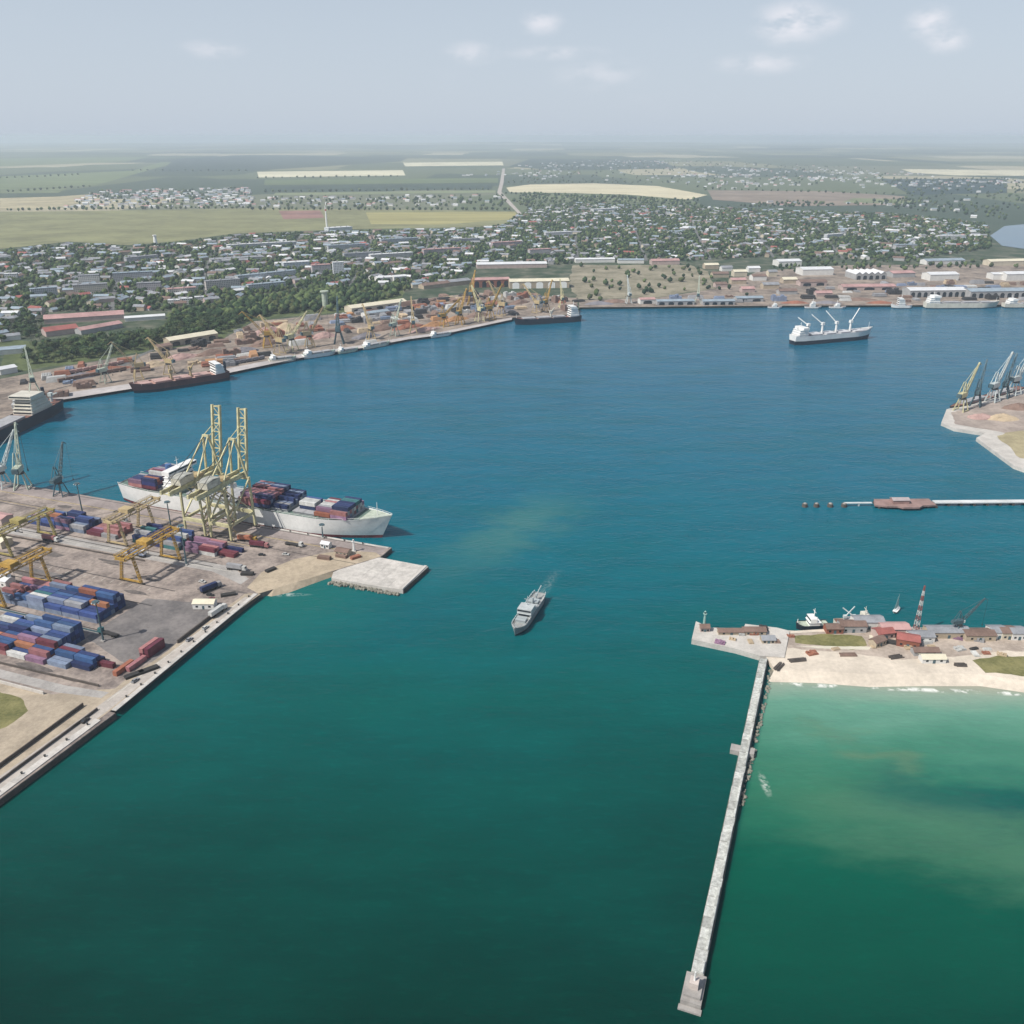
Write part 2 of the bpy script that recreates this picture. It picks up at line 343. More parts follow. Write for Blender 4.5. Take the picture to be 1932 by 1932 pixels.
M_CONC = mat('pale_concrete', (0.52, 0.49, 0.45), 0.85, 0.22, 0.12, bump=0.2)
M_CONC2 = mat('grey_concrete', (0.36, 0.34, 0.32), 0.85, 0.28, 0.10, bump=0.2)
M_PAVE = mat('yard_asphalt', (0.24, 0.20, 0.185), 0.9, 0.48, 0.06, rgb2=(0.40, 0.335, 0.29), bump=0.2)
M_PAVE2 = mat('dark_asphalt', (0.155, 0.145, 0.145), 0.9, 0.3, 0.06, rgb2=(0.23, 0.21, 0.20), bump=0.2)
M_FARPAVE = mat('dusty_port_ground', (0.20, 0.165, 0.145), 0.95, 0.5, 0.03, rgb2=(0.38, 0.31, 0.25))
M_TAN = mat('dry_waste_ground', (0.22, 0.205, 0.13), 0.95, 0.4, 0.018, rgb2=(0.34, 0.30, 0.22))
M_SAND = mat('beach_sand', (0.63, 0.555, 0.46), 0.95, 0.22, 0.06, bump=0.2)
M_SAND2 = mat('dull_sand', (0.43, 0.355, 0.26), 0.95, 0.3, 0.07, bump=0.2)
M_GRASS = mat('dry_grass', (0.155, 0.165, 0.055), 0.95, 0.4, 0.09, rgb2=(0.25, 0.23, 0.10), bump=0.4)
M_GRASS2 = mat('green_grass', (0.07, 0.105, 0.035), 0.95, 0.4, 0.03, rgb2=(0.13, 0.155, 0.06))
M_DARK = mat('dark_steel', (0.045, 0.042, 0.040), 0.6, 0.3, 0.5)
M_TAR = mat('tar_stained_wall', (0.10, 0.085, 0.075), 0.9, 0.4, 0.2)

RAGGED = {'grass_patch': 1.6, 'sand_flat': 1.2, 'spit_yard': 1.4, 'dry_bank': 3.0, 'green_slope': 9.0, 'waste_ground': 7.0, 'sandy_verge': 1.2, 'footpath': .4, 'stockpile_yard': 2.0, 'open_stacking_area': .8, 'service_road': .35}
def rough(name, poly):
    amp = RAGGED.get(name)
    if not amp: return poly
    r = random.Random(len(poly) * 7 + len(name)); out = []; n_ = len(poly)
    for i in range(n_):
        a, b = Vector(poly[i]), Vector(poly[(i + 1) % n_]); k = max(1, min(14, int((b - a).length / (amp * 2.6))))
        for j in range(k): c = a.lerp(b, j / k); out.append((c.x + r.uniform(-amp, amp) * .55, c.y + r.uniform(-amp, amp) * .55))
    return out
def struct(name, px, mt, z, base=GZ):
    return tag(MB().sheet(rough(name, PP(px, base)), z).build(name, mt), kind='structure')

# far bank surfaces
struct('port_yard', [(-60, 846), (0, 812), (105, 753), (245, 731), (425, 702), (563, 673), (675, 655), (771, 637), (824, 630), (966, 600), (1089, 592), (1090, 562), (900, 552), (760, 568), (660, 590), (480, 606), (420, 640), (300, 662), (130, 690), (0, 715), (-60, 730)], M_FARPAVE, GZ + .05)
struct('harbour_apron', [(1093, 580), (1449, 577), (1932, 575), (2150, 574), (2150, 498), (1600, 500), (1430, 512), (1350, 545), (1240, 562), (1092, 566)], M_FARPAVE, GZ + .05)
struct('waste_ground', [(1090, 565), (1240, 561), (1350, 544), (1335, 512), (1300, 500), (1080, 500), (1075, 540)], M_TAN, GZ + .05)
struct('green_slope', [(0, 705), (130, 688), (300, 660), (420, 638), (480, 604), (660, 588), (760, 566), (760, 540), (600, 545), (440, 575), (320, 590), (300, 640), (90, 648), (0, 640)], M_GRASS2, GZ + .06)
struct('quay_edge_apron', [(-60, 851), (0, 817), (105, 756), (245, 734), (425, 705), (563, 676), (675, 658), (771, 640), (824, 633), (966, 603), (966, 599), (824, 628), (771, 635), (675, 652), (563, 669), (425, 696), (245, 724), (105, 744), (0, 802), (-60, 834)], mat('far_apron', (.44, .41, .40), .9, .25, .03), GZ + .08)
FIELDS = [
    ('olive', (0.215, 0.215, 0.105), [(-200, 400), (120, 399), (480, 393), (800, 396), (975, 399), (985, 415), (950, 428), (700, 432), (560, 436), (440, 441), (330, 456), (240, 463), (130, 456), (0, 470), (-200, 480)]),
    ('ochre', (0.34, 0.31, 0.13), [(690, 401), (972, 400), (978, 413), (830, 424), (700, 423)]),
    ('fallow', (0.27, 0.15, 0.125), [(526, 398), (604, 397), (612, 411), (535, 414)]),
    ('stubble', (0.66, 0.62, 0.44), [(485, 324), (760, 321), (765, 331), (488, 335)]),
    ('stubble', (0.66, 0.62, 0.44), [(760, 307), (948, 305), (950, 312), (765, 314)]),
    ('stubble', (0.62, 0.56, 0.38), [(955, 354), (1000, 348), (1120, 346), (1240, 351), (1335, 368), (1300, 377), (1180, 367), (1060, 364), (962, 363)]),
    ('stubble', (0.60, 0.56, 0.40), [(1700, 319), (1800, 320), (2000, 322), (2000, 332), (1800, 331), (1720, 326)]),
    ('meadow', (0.15, 0.19, 0.085), [(-100, 338), (250, 322), (305, 306), (335, 306), (180, 350), (-100, 362)]),
    ('meadow', (0.14, 0.18, 0.08), [(-100, 300), (280, 296), (240, 305), (-100, 318)]),
    ('wood', (0.035, 0.060, 0.045), [(330, 300), (480, 291), (770, 298), (755, 305), (480, 322), (300, 325)]),
    ('straw', (0.40, 0.35, 0.22), [(0, 374), (110, 371), (180, 366), (192, 375), (100, 392), (0, 397)]),
    ('meadow', (0.12, 0.16, 0.07), [(500, 339), (940, 336), (940, 345), (498, 349)]),
    ('wood', (0.04, 0.065, 0.045), [(500, 352), (930, 348), (928, 357), (496, 362)]),
    ('meadow', (0.19, 0.22, 0.12), [(520, 364), (935, 359), (935, 364), (515, 369)]),
    ('fallow', (0.25, 0.20, 0.155), [(1335, 359), (1560, 361), (1710, 371), (1690, 387), (1500, 389), (1345, 377)]),
    ('wood', (0.03, 0.055, 0.05), [(1660, 338), (1900, 337), (1900, 364), (1720, 368)]),
    ('meadow', (0.19, 0.22, 0.11), [(1610, 374), (1730, 377), (1710, 385), (1590, 382)]),
    ('wood', (0.035, 0.06, 0.045), [(1000, 300), (1240, 301), (1280, 318), (1050, 322), (960, 314)]),
    ('meadow', (0.16, 0.19, 0.10), [(980, 365), (1180, 369), (1300, 378), (1180, 382), (990, 376)]),
    ('meadow', (0.15, 0.185, 0.09), [(-100, 366), (110, 364), (130, 354), (-100, 362)]),
]
for k, (nm, rgb, px) in enumerate(FIELDS):
    mm = mat('field_' + nm + str(k), rgb, 0.95, 0.34, 0.012, bump=0.0, stretch=(0.12, 1, 1) if k % 2 else (0.5, 0.6, 1))
    tag(MB().sheet(PP(px, GZ), GZ + .3 + k * .02).build('field', mm), kind='structure')
struct('road', [(948, 318), (953, 318), (950, 345), (946, 362), (985, 404), (978, 404), (938, 364), (943, 345)], mat('country_road', (0.42, 0.38, 0.34), 0.9, 0.15, 0.02), GZ + .9)
struct('lake', [(1868, 445), (1895, 427), (1960, 421), (2150, 430), (2150, 476), (1945, 472), (1890, 464)], mat('lake_water', (0.012, 0.075, 0.13), 0.15, 0.2, 0.004, spec=0.5), GZ + .8)

# ------------------------------------------------------------------ left terminal
A0 = Vector(P(105, 925, 3)); B0 = Vector(P(720, 1030, 3)); UX = (B0 - A0).normalized(); VX = Vector((-UX.y, UX.x)); YAW = math.atan2(UX.y, UX.x)
def Y2(s, t): q = A0 + UX * s + VX * t; return (q.x, q.y)
def YY(lst): return [Y2(a, b) for a, b in lst]
tag(MB().prism(YY([(-420, 0), (286, 0), (286, -14), (243, -84), (247, -206), (251, -206), (251, -212), (249, -420), (-420, -420)]) , -0.8, GZ).build('container_terminal', M_PAVE), kind='structure')
# sand spill and little beach east of the ship berth
def slope(name, inner, zi, outer, zo, mt):
    n = len(inner); return tag(MB().add([(x, y, zi) for x, y in inner] + [(x, y, zo) for x, y in outer], [(i, i + 1, n + i + 1, n + i) for i in range(n - 1)]).build(name, mt), kind='structure')
SAND_IN = YY([(243, -84), (248, -76), (256, -63), (264, -50), (272, -36)])
SAND_OUT = PP([(484, 1122), (512, 1126), (548, 1118), (590, 1102), (640, 1084)], 0)
slope('sand_beach', SAND_IN, GZ + .02, SAND_OUT, -0.35, M_SAND2)
tag(MB().sheet(YY([(243, -84), (248, -76), (256, -63), (264, -50), (272, -36), (286, -14), (280, -10), (262, -14), (250, -22), (236, -38), (228, -60), (232, -80)]), GZ + .012).build('sand_flat', M_SAND2), kind='structure')
tag(MB().prism(YY([(277, -15), (320.2, -16), (319.6, -49), (300, -50.5), (272, -51), (269, -44)]), -0.8, GZ - .25).build('concrete_platform', M_CONC), kind='structure')
tag(MB().box(-.9, .9, -16.5, 16.5, 0, 0.55).build('platform_kerb', M_CONC), kind='structure').matrix_world.identity()
bpy.data.objects['platform_kerb'].location = (*Y2(318.6, -32.5), GZ - .25); bpy.data.objects['platform_kerb'].rotation_euler = (0, 0, YAW)
pm_ = MB().box(.06, 7.0, .06, 5.4, 0, .06).mesh('slab'); pm_.materials.append(mat('platform_slab', (.53, .50, .46), .9, .25, .3, rnd=.1)); pt_ = bpy.data.objects['concrete_platform']
for i in range(5):
    for j in range(6):
        o = link('slab', pm_, pt_); o.location = (*Y2(281.5 + i * 7.1, -49.2 + j * 5.45), GZ - .25 + RND.uniform(0, .03)); o.rotation_euler = (0, 0, YAW)
# yard roads, aprons and verges: thin sheets one above the other
def yard(name, st, mt, dz): return tag(MB().sheet(rough(name, YY(st)), GZ + dz).build(name, mt), kind='structure')
yard('quay_apron', [(-400, -1.2), (284, -1.2), (284, -12), (262, -13), (-400, -16)], mat('berth_concrete', (0.30, 0.255, 0.24), 0.9, 0.3, 0.06), .006)
yard('service_road', [(-300, -66), (205, -60), (226, -70), (226, -78), (200, -70), (-300, -76)], M_CONC2, .008)
yard('service_road', [(-300, -106), (120, -106), (120, -110), (-300, -111)], M_PAVE2, .010)
yard('open_stacking_area', [(186, -112), (226, -104), (237, -120), (237, -165), (226, -172), (186, -158)], M_PAVE2, .012)
yard('service_road', [(40, -150), (190, -151), (190, -153.5), (40, -153.5)], M_CONC2, .014)
yard('sandy_verge', [(236, -86), (244, -84), (248, -206), (248, -420), (150, -420), (120, -206), (212, -205), (236, -190)], mat('verge_sand', (0.40, 0.335, 0.255), 0.95, 0.3, 0.08), .016)
yard('grass_patch', [(120, -214), (200, -212), (211, -219), (213, -232), (205, -246), (190, -256), (120, -260)], M_GRASS, .02)
yard('quay_road', [(238, -90), (242.5, -90), (246.5, -206), (244, -420), (236, -420), (239.5, -206)], mat('quay_edge_concrete', (0.44, 0.40, 0.36), 0.9, 0.25, 0.1), .022)
yard('access_road', [(100, -199), (212, -197), (236, -194), (236, -199), (212, -203), (100, -205)], M_CONC2, .024)

def quay_face(a, b, label):
    a, b = Vector(Y2(*a)), Vector(Y2(*b)); d = (b - a).normalized(); o = MB().box(0, (b - a).length, -.12, .25, -.75, GZ - .5).build('quay_wall', M_TAR); o.location = (a.x, a.y, 0); o.rotation_euler = (0, 0, math.atan2(d.y, d.x)); tag(o, kind='structure')
quay_face((243.1, -85), (247.1, -206), ''); quay_face((251.0, -206), (249.2, -400), ''); quay_face((320.3, -16), (319.7, -49), ''); quay_face((286.1, -.2), (286.1, -14), '')
# coping slabs along the quay edges: one slab each
def coping(a, b, wd, ht, n, label, mt):
    a, b = Vector(a), Vector(b); L = (b - a).length; d = (b - a) / L; st = L / n
    t = thing('quay_coping', label, 'quay edge', (a.x, a.y, GZ), math.atan2(d.y, d.x))
    me = MB().box(0.04, st - 0.04, -wd / 2, wd / 2, 0.0, ht).mesh('slab'); me.materials.append(mt)
    for k in range(n): o = link('slab', me, t); o.location = (k * st, 0, 0.02 + RND.uniform(0, .03))
    return t
M_SLAB = mat('coping_slab', (0.50, 0.475, 0.44), 0.9, 0.2, 0.5, rnd=0.12)
coping(Y2(241.8, -85), Y2(249.2, -205), 2.6, 0.35, 20, 'pale slab coping along the straight quay below the container yard', M_SLAB)
coping(Y2(247.6, -213), Y2(247.6, -300), 3.4, 0.35, 15, 'pale slab coping beside the grassy corner in the foreground', M_SLAB)
coping(Y2(284.6, -1.4), Y2(200, -1.4), 1.6, 0.35, 10, 'slab coping in front of the container ship bow', M_SLAB)

# ------------------------------------------------------------------ right-hand spit, tip and jetty
tag(MB().prism(PP([(1305, 1206), (1313, 1172), (1340, 1184), (1403, 1185), (1406, 1177), (1466, 1184), (1490, 1190), (1480, 1240), (1434, 1237), (1389, 1224)], 3), -0.8, GZ).build('spit_head_quay', M_CONC), kind='structure')
SPIT_TOP = PP([(1466, 1188), (1500, 1190), (1600, 1184), (1739, 1184), (2140, 1184)], 2.4)
SPIT_BOT = PP([(2140, 1288), (1932, 1284), (1850, 1272), (1746, 1270), (1641, 1272), (1536, 1266), (1462, 1262), (1446, 1240)], 2.4)
tag(MB().prism(SPIT_TOP + SPIT_BOT, -0.8, 2.4).build('sand_spit', M_SAND), kind='structure')
slope('beach', SPIT_BOT[:-1], 2.402, PP([(2140, 1318), (1932, 1308), (1850, 1296), (1746, 1296), (1641, 1298), (1536, 1290), (1448, 1288)], 0) , -0.25, M_SAND)
def spit(name, px, mt, dz): return tag(MB().sheet(rough(name, PP(px, 2.4)), 2.4 + dz).build(name, mt), kind='structure')
M_SPITG = mat('spit_ground', (0.40, 0.33, 0.275), 0.95, 0.3, 0.07, rgb2=(0.52, 0.44, 0.37))
spit('spit_yard', [(1480, 1194), (1600, 1190), (1739, 1188), (2130, 1188), (2130, 1232), (1900, 1228), (1800, 1240), (1700, 1244), (1560, 1228), (1484, 1222)], M_SPITG, .01)
spit('grass_patch', [(1500, 1200), (1560, 1196), (1628, 1200), (1636, 1218), (1610, 1226), (1540, 1218), (1498, 1212)], M_GRASS, .02)
spit('grass_patch', [(1836, 1246), (1880, 1238), (1960, 1240), (2130, 1244), (2130, 1284), (1930, 1276), (1860, 1268)], M_GRASS, .024)
spit('footpath', [(1500, 1219), (1560, 1224), (1640, 1226), (1648, 1216), (1646, 1198), (1640, 1198), (1641, 1220), (1560, 1219)], mat('sandy_path', (0.60, 0.56, 0.46), 0.95, 0.1, 0.2), .03)
# ground at the far right corner of the bay
TIP = PP([(1776, 797), (1786, 772), (1831, 760), (1880, 744), (1932, 730), (2250, 690), (2300, 905), (1990, 905), (1913, 878), (1842, 826), (1859, 817), (1801, 808)], 3)
tag(MB().prism(TIP, -0.8, GZ).build('corner_quay', M_CONC), kind='structure')
struct('stockpile_yard', [(1800, 800), (1796, 778), (1840, 766), (1932, 742), (2220, 702), (2260, 860), (1990, 860), (1890, 815)], mat('corner_yard', (0.36, 0.30, 0.26), 0.95, 0.35, 0.04), GZ + .01)
struct('dry_bank', [(1880, 822), (1920, 812), (1990, 815), (2100, 850), (1990, 872), (1925, 864)], mat('dry_bank', (0.36, 0.31, 0.19), 0.95, 0.3, 0.06), GZ + .02)

def ridge(dist, hgt, seed, x0, x1, wd):
    r = random.Random(seed); n_ = 70; xs = [x0 + (x1 - x0) * i / n_ for i in range(n_ + 1)]; ph = [r.uniform(0, 6.28) for _ in range(5)]
    hs_ = [max(1.0, hgt * (.45 + .3 * math.sin(x / 5200 + ph[0]) + .18 * math.sin(x / 2100 + ph[1]) + .1 * math.sin(x / 900 + ph[2]))) * min(1, 8 * i / n_, 8 * (1 - i / n_)) for i, x in enumerate(xs)]
    v = [(x, dist - wd, GZ - .5) for x in xs] + [(x, dist, GZ + h_) for x, h_ in zip(xs, hs_)] + [(x, dist + wd, GZ - .5) for x in xs]; m_ = n_ + 1
    tag(MB().add(v, [f for i in range(n_) for f in ((i, i + 1, m_ + i + 1, m_ + i), (m_ + i, m_ + i + 1, 2 * m_ + i + 1, 2 * m_ + i))]).build('hills', STEPPE, None, True), kind='structure')
ridge(15000, 26, 1, -16000, 4000, 1500); ridge(19000, 40, 2, -4000, 17000, 2000); ridge(24000, 62, 3, -22000, 12000, 2500); ridge(30000, 95, 4, -26000, 26000, 3500); ridge(12000, 14, 5, -2000, 12000, 1200)

# ------------------------------------------------------------------ haze: one closed box of even air
hz = MB().box(-46000, 46000, -6500, 46000, -1.0, 262.0).build('haze', bpy.data.materials.new('haze_air')); tag(hz, kind='stuff')
hm = hz.data.materials[0]; hm.use_nodes = True; n = NT(hm.node_tree)
pv = n.new('ShaderNodeVolumePrincipled'); pv.inputs['Color'].default_value = (0.78, 0.88, 0.99, 1); pv.inputs['Density'].default_value = 0.000078
pv.inputs['Anisotropy'].default_value = 0.1
n.l.new(pv.outputs[0], n.new('ShaderNodeOutputMaterial').inputs['Volume'])

# ================================================================== object materials
PC = {}
def paint(name, rgb, rough=0.45, var=0.28, scale=0.35, rnd=0.0, **k): PC[name] = mat('paint_' + name, rgb, rough, var, scale, rnd=rnd, **k); return PC[name]
paint('navy blue', (0.028, 0.040, 0.115), rnd=.25); paint('blue', (0.045, 0.085, 0.215), rnd=.3); paint('pale blue', (0.20, 0.245, 0.34), rnd=.2)
paint('maroon', (0.135, 0.035, 0.050), rnd=.25); paint('faded red', (0.32, 0.140, 0.140), rnd=.25); paint('rust orange', (0.33, 0.135, 0.075), rnd=.2)
paint('mauve', (0.24, 0.14, 0.21), rnd=.25); paint('white', (0.52, 0.52, 0.50), rnd=.15); paint('grey', (0.30, 0.30, 0.31), rnd=.15); paint('teal', (0.05, 0.16, 0.17), rnd=.1)
M_CY = mat('crane_cream', (0.56, 0.52, 0.31), 0.6, 0.35, 0.25); M_CO = mat('crane_ochre', (0.45, 0.28, 0.065), 0.6, 0.4, 0.3); M_CT = mat('crane_tan', (0.46, 0.36, 0.20), 0.55, 0.25, 0.4)
M_CG = mat('crane_sage', (0.44, 0.49, 0.40), 0.55, 0.25, 0.4); M_CD = mat('crane_slate', (0.07, 0.12, 0.14), 0.55, 0.25, 0.4); M_CW = mat('crane_pale', (0.52, 0.57, 0.56), 0.5, 0.2, 0.4)
M_WHITE = mat('ship_white', (0.78, 0.78, 0.76), 0.4, 0.12, 0.25); M_HULLW = mat('hull_white', (0.70, 0.70, 0.68), 0.4, 0.14, 0.08)
M_HULLD = mat('hull_dark', (0.020, 0.026, 0.040), 0.4, 0.3, 0.1); M_HULLG = mat('hull_grey', (0.36, 0.40, 0.41), 0.45, 0.2, 0.1); M_BOOT = mat('antifouling_red', (0.17, 0.035, 0.04), 0.6, 0.3, 0.2)
M_HULLR = mat('hull_rust', (0.13, 0.05, 0.045), 0.6, 0.35, 0.1); M_HULLC = mat('hull_cream', (0.60, 0.57, 0.49), 0.5, 0.2, 0.1)
M_DECK = mat('deck_brown', (0.22, 0.11, 0.085), 0.8, 0.3, 0.2); M_DECKG = mat('deck_green', (0.13, 0.19, 0.16), 0.8, 0.3, 0.2); M_HATCH = mat('hatch_grey', (0.36, 0.36, 0.37), 0.7, 0.25, 0.2)
M_GLASS = mat('dark_glass', (0.015, 0.022, 0.03), 0.12, 0.2, 1.0, spec=0.6); M_TYRE = mat('tyre_rubber', (0.02, 0.02, 0.02), 0.8, 0.2, 2.0)
M_RED = mat('signal_red', (0.42, 0.035, 0.03), 0.5, 0.2, 0.5); M_BARK = mat('bark', (0.10, 0.075, 0.05), 0.9, 0.3, 1.5)

# ------------------------------------------------------------------ shipping containers
CL, CW_, CH = 12.19, 2.44, 2.6
def container_mesh(colour):
    mb = MB(); n = 14; hw = CW_ / 2; pts = []
    for i in range(n * 2 + 1):
        x = -CL / 2 + 0.25 + (CL - 0.5) * i / (n * 2); pts.append((x, hw - (0.0 if (i // 1) % 2 else 0.07)))
    top = [(-CL / 2, hw)] + pts + [(CL / 2, hw)]
    ring = top + [(x, -y) for x, y in reversed(top)]
    ring = ring[::-1]; m = len(ring)
    mb.add([(x, y, 0.12) for x, y in ring] + [(x, y, CH - 0.1) for x, y in ring], [(i, (i + 1) % m, m + (i + 1) % m, m + i) for i in range(m)])
    mb.box(-CL / 2, CL / 2, -hw, hw, 0.0, 0.14); mb.box(-CL / 2, CL / 2, -hw, hw, CH - 0.12, CH)
    for sx in (-1, 1):
        for sy in (-1, 1): mb.box(min(sx * (CL / 2 - .15), sx * (CL / 2 + .004)), max(sx * (CL / 2 - .15), sx * (CL / 2 + .004)), min(sy * (hw - .12), sy * (hw + .012)), max(sy * (hw - .12), sy * (hw + .012)), 0.02, CH - .02)
    for k in (-0.55, -0.2, 0.2, 0.55): mb.box(CL / 2, CL / 2 + .05, k - .03, k + .03, 0.2, CH - .2)
    me = mb.mesh('shipping_container'); me.materials.append(PC[colour]); return me
CONT = {c: container_mesh(c) for c in PC}
core = MB()       # containers buried in the middle of the stacks
def put_container(x, y, z, yaw, colour, label, group):
    o = link('shipping_container', CONT[colour]); o.location = (x, y, z); o.rotation_euler = (0, 0, yaw + RND.uniform(-.004, .004))
    return tag(o, label, 'container', group)
TIERS = ['bottom', 'second', 'third', 'fourth']
def block(s_east, t_front, bays, rows, tiers, pal, what, group, yaw=YAW, frame=Y2, z0=GZ + .03, gap=0.45):
    """stack of containers; bays count from the east end, rows from the side nearest the camera"""
    hts = [[max(0, tiers(b, r)) for r in range(rows)] for b in range(bays)]
    for b in range(bays):
        for r in range(rows):
            hgt = hts[b][r]
            for k in range(hgt):
                s_ = s_east - CL / 2 - b * (CL + gap); t_ = t_front + CW_ / 2 + r * (CW_ + .32)
                x, y = frame(s_, t_); z = z0 + k * (CH + .01)
                seen = k == hgt - 1 or (r == 0 or hts[b][r - 1] <= k) or (b == 0 or hts[b - 1][r] <= k)
                if not seen or (k == 0 and hgt > 2 and b and r):
                    c_, s2 = math.cos(yaw), math.sin(yaw); hx, hy = CL / 2 - .1, CW_ / 2 - .05
                    core.prism([(x + c_ * a - s2 * q, y + s2 * a + c_ * q) for a, q in ((-hx, -hy), (hx, -hy), (hx, hy), (-hx, hy))], z, z + CH)
                    continue
                col = pal(b, r, k) if RND.random() > .09 else pick('grey', 'white', 'teal', 'rust orange', 'pale blue')
                top = 'top' if k == hgt - 1 and hgt > 1 else TIERS[k]
                lab = f'{col} container, {top} tier, {ORD[r]} row, {ORD[b]} bay from the sea, {what}'
                put_container(x, y, z, yaw, col, lab, group)
def pick(*c): return RND.choice(c)
G_A, G_B, G_C = 'containers stacked beside the berth', 'containers in the middle stack', 'containers in the near stack'
# far row beside the berth, split by the tan gantry crane
block(200, -52.5, 3, 5, lambda b, r: [1, 2, 1][b] if (r + b) % 3 else [0, 1, 2][b], lambda b, r, k: pick('maroon', 'mauve', 'navy blue', 'faded red') if b < 2 else pick('pale blue', 'navy blue', 'mauve'), 'outer berth row', G_A)
block(160, -53.5, 3, 6, lambda b, r: 2 + (r + b) % 2, lambda b, r, k: pick('navy blue', 'navy blue', 'blue', 'pale blue', 'teal'), 'inner berth row', G_A)
block(109, -54.5, 2, 6, lambda b, r: 1 + (r * b + r) % 2, lambda b, r, k: pick('mauve', 'faded red', 'maroon', 'faded red'), 'reddish berth row', G_A)
block(82, -54.5, 4, 6, lambda b, r: 2 + (b + r // 2) % 2 - (b == 3), lambda b, r, k: pick('navy blue', 'blue', 'blue', 'mauve', 'pale blue'), 'inland berth row', G_A)
# middle block: blue at the east end, red farther in
block(181, -145, 6, 8, lambda b, r: 3 - (b == 0 and r < 3) * 1 + (r in (5, 6) and b in (0, 1)) - (b > 3) - (RND.random() < .3), lambda b, r, k: (pick('navy blue', 'blue', 'blue', 'pale blue') if b < 3 or r < 1 else pick('faded red', 'maroon', 'mauve', 'faded red', 'blue')), 'middle stack', G_B)
# near block: blue behind, red in front
block(187, -187, 4, 10, lambda b, r: 3 + (r > 6 and b < 2) - (r < 2) - (RND.random() < .35), lambda b, r, k: (pick('blue', 'navy blue', 'blue', 'pale blue') if r > 3 else pick('faded red', 'maroon', 'mauve', 'blue', 'rust orange')), 'near stack', G_C)
block(213.5, -186, 2, 5, lambda b, r: 1 + (r > 1) - (b == 0 and r in (0, 4)), lambda b, r, k: pick('maroon', 'navy blue', 'white', 'faded red', 'blue', 'pale blue'), 'loose group before stack', G_C)
for k, (s_, t_, yaw_, zz, c_, lb) in enumerate([
        (231.5, -157, 90, 0, 'maroon', 'maroon container standing by the quay wall, bottom of the pair at the seaward corner'),
        (231.5, -157, 90, 1, 'maroon', 'maroon container by the quay wall, on top of the pair at the seaward corner'),
        (228.6, -157.5, 90, 0, 'maroon', 'maroon container inland of the stacked pair by the quay wall'),
        (228.6, -157.5, 90, 1, 'faded red', 'faded red container on the inland maroon one by the quay wall'),
        (231.5, -170.5, 90, 0, 'faded red', 'faded red container in line with the maroon pair along the quay wall'),
        (228.4, -176, 90, 0, 'rust orange', 'rust orange container alone at the landward end of the quay wall row'),
        (216.5, -176.5, 4, 0, 'maroon', 'small maroon container lying alone between the near stack and the quay')]):
    x, y = Y2(s_, t_); put_container(x, y, GZ + .03 + zz * (CH + .01), YAW + rad(yaw_), c_, lb, 'containers along the quay wall')

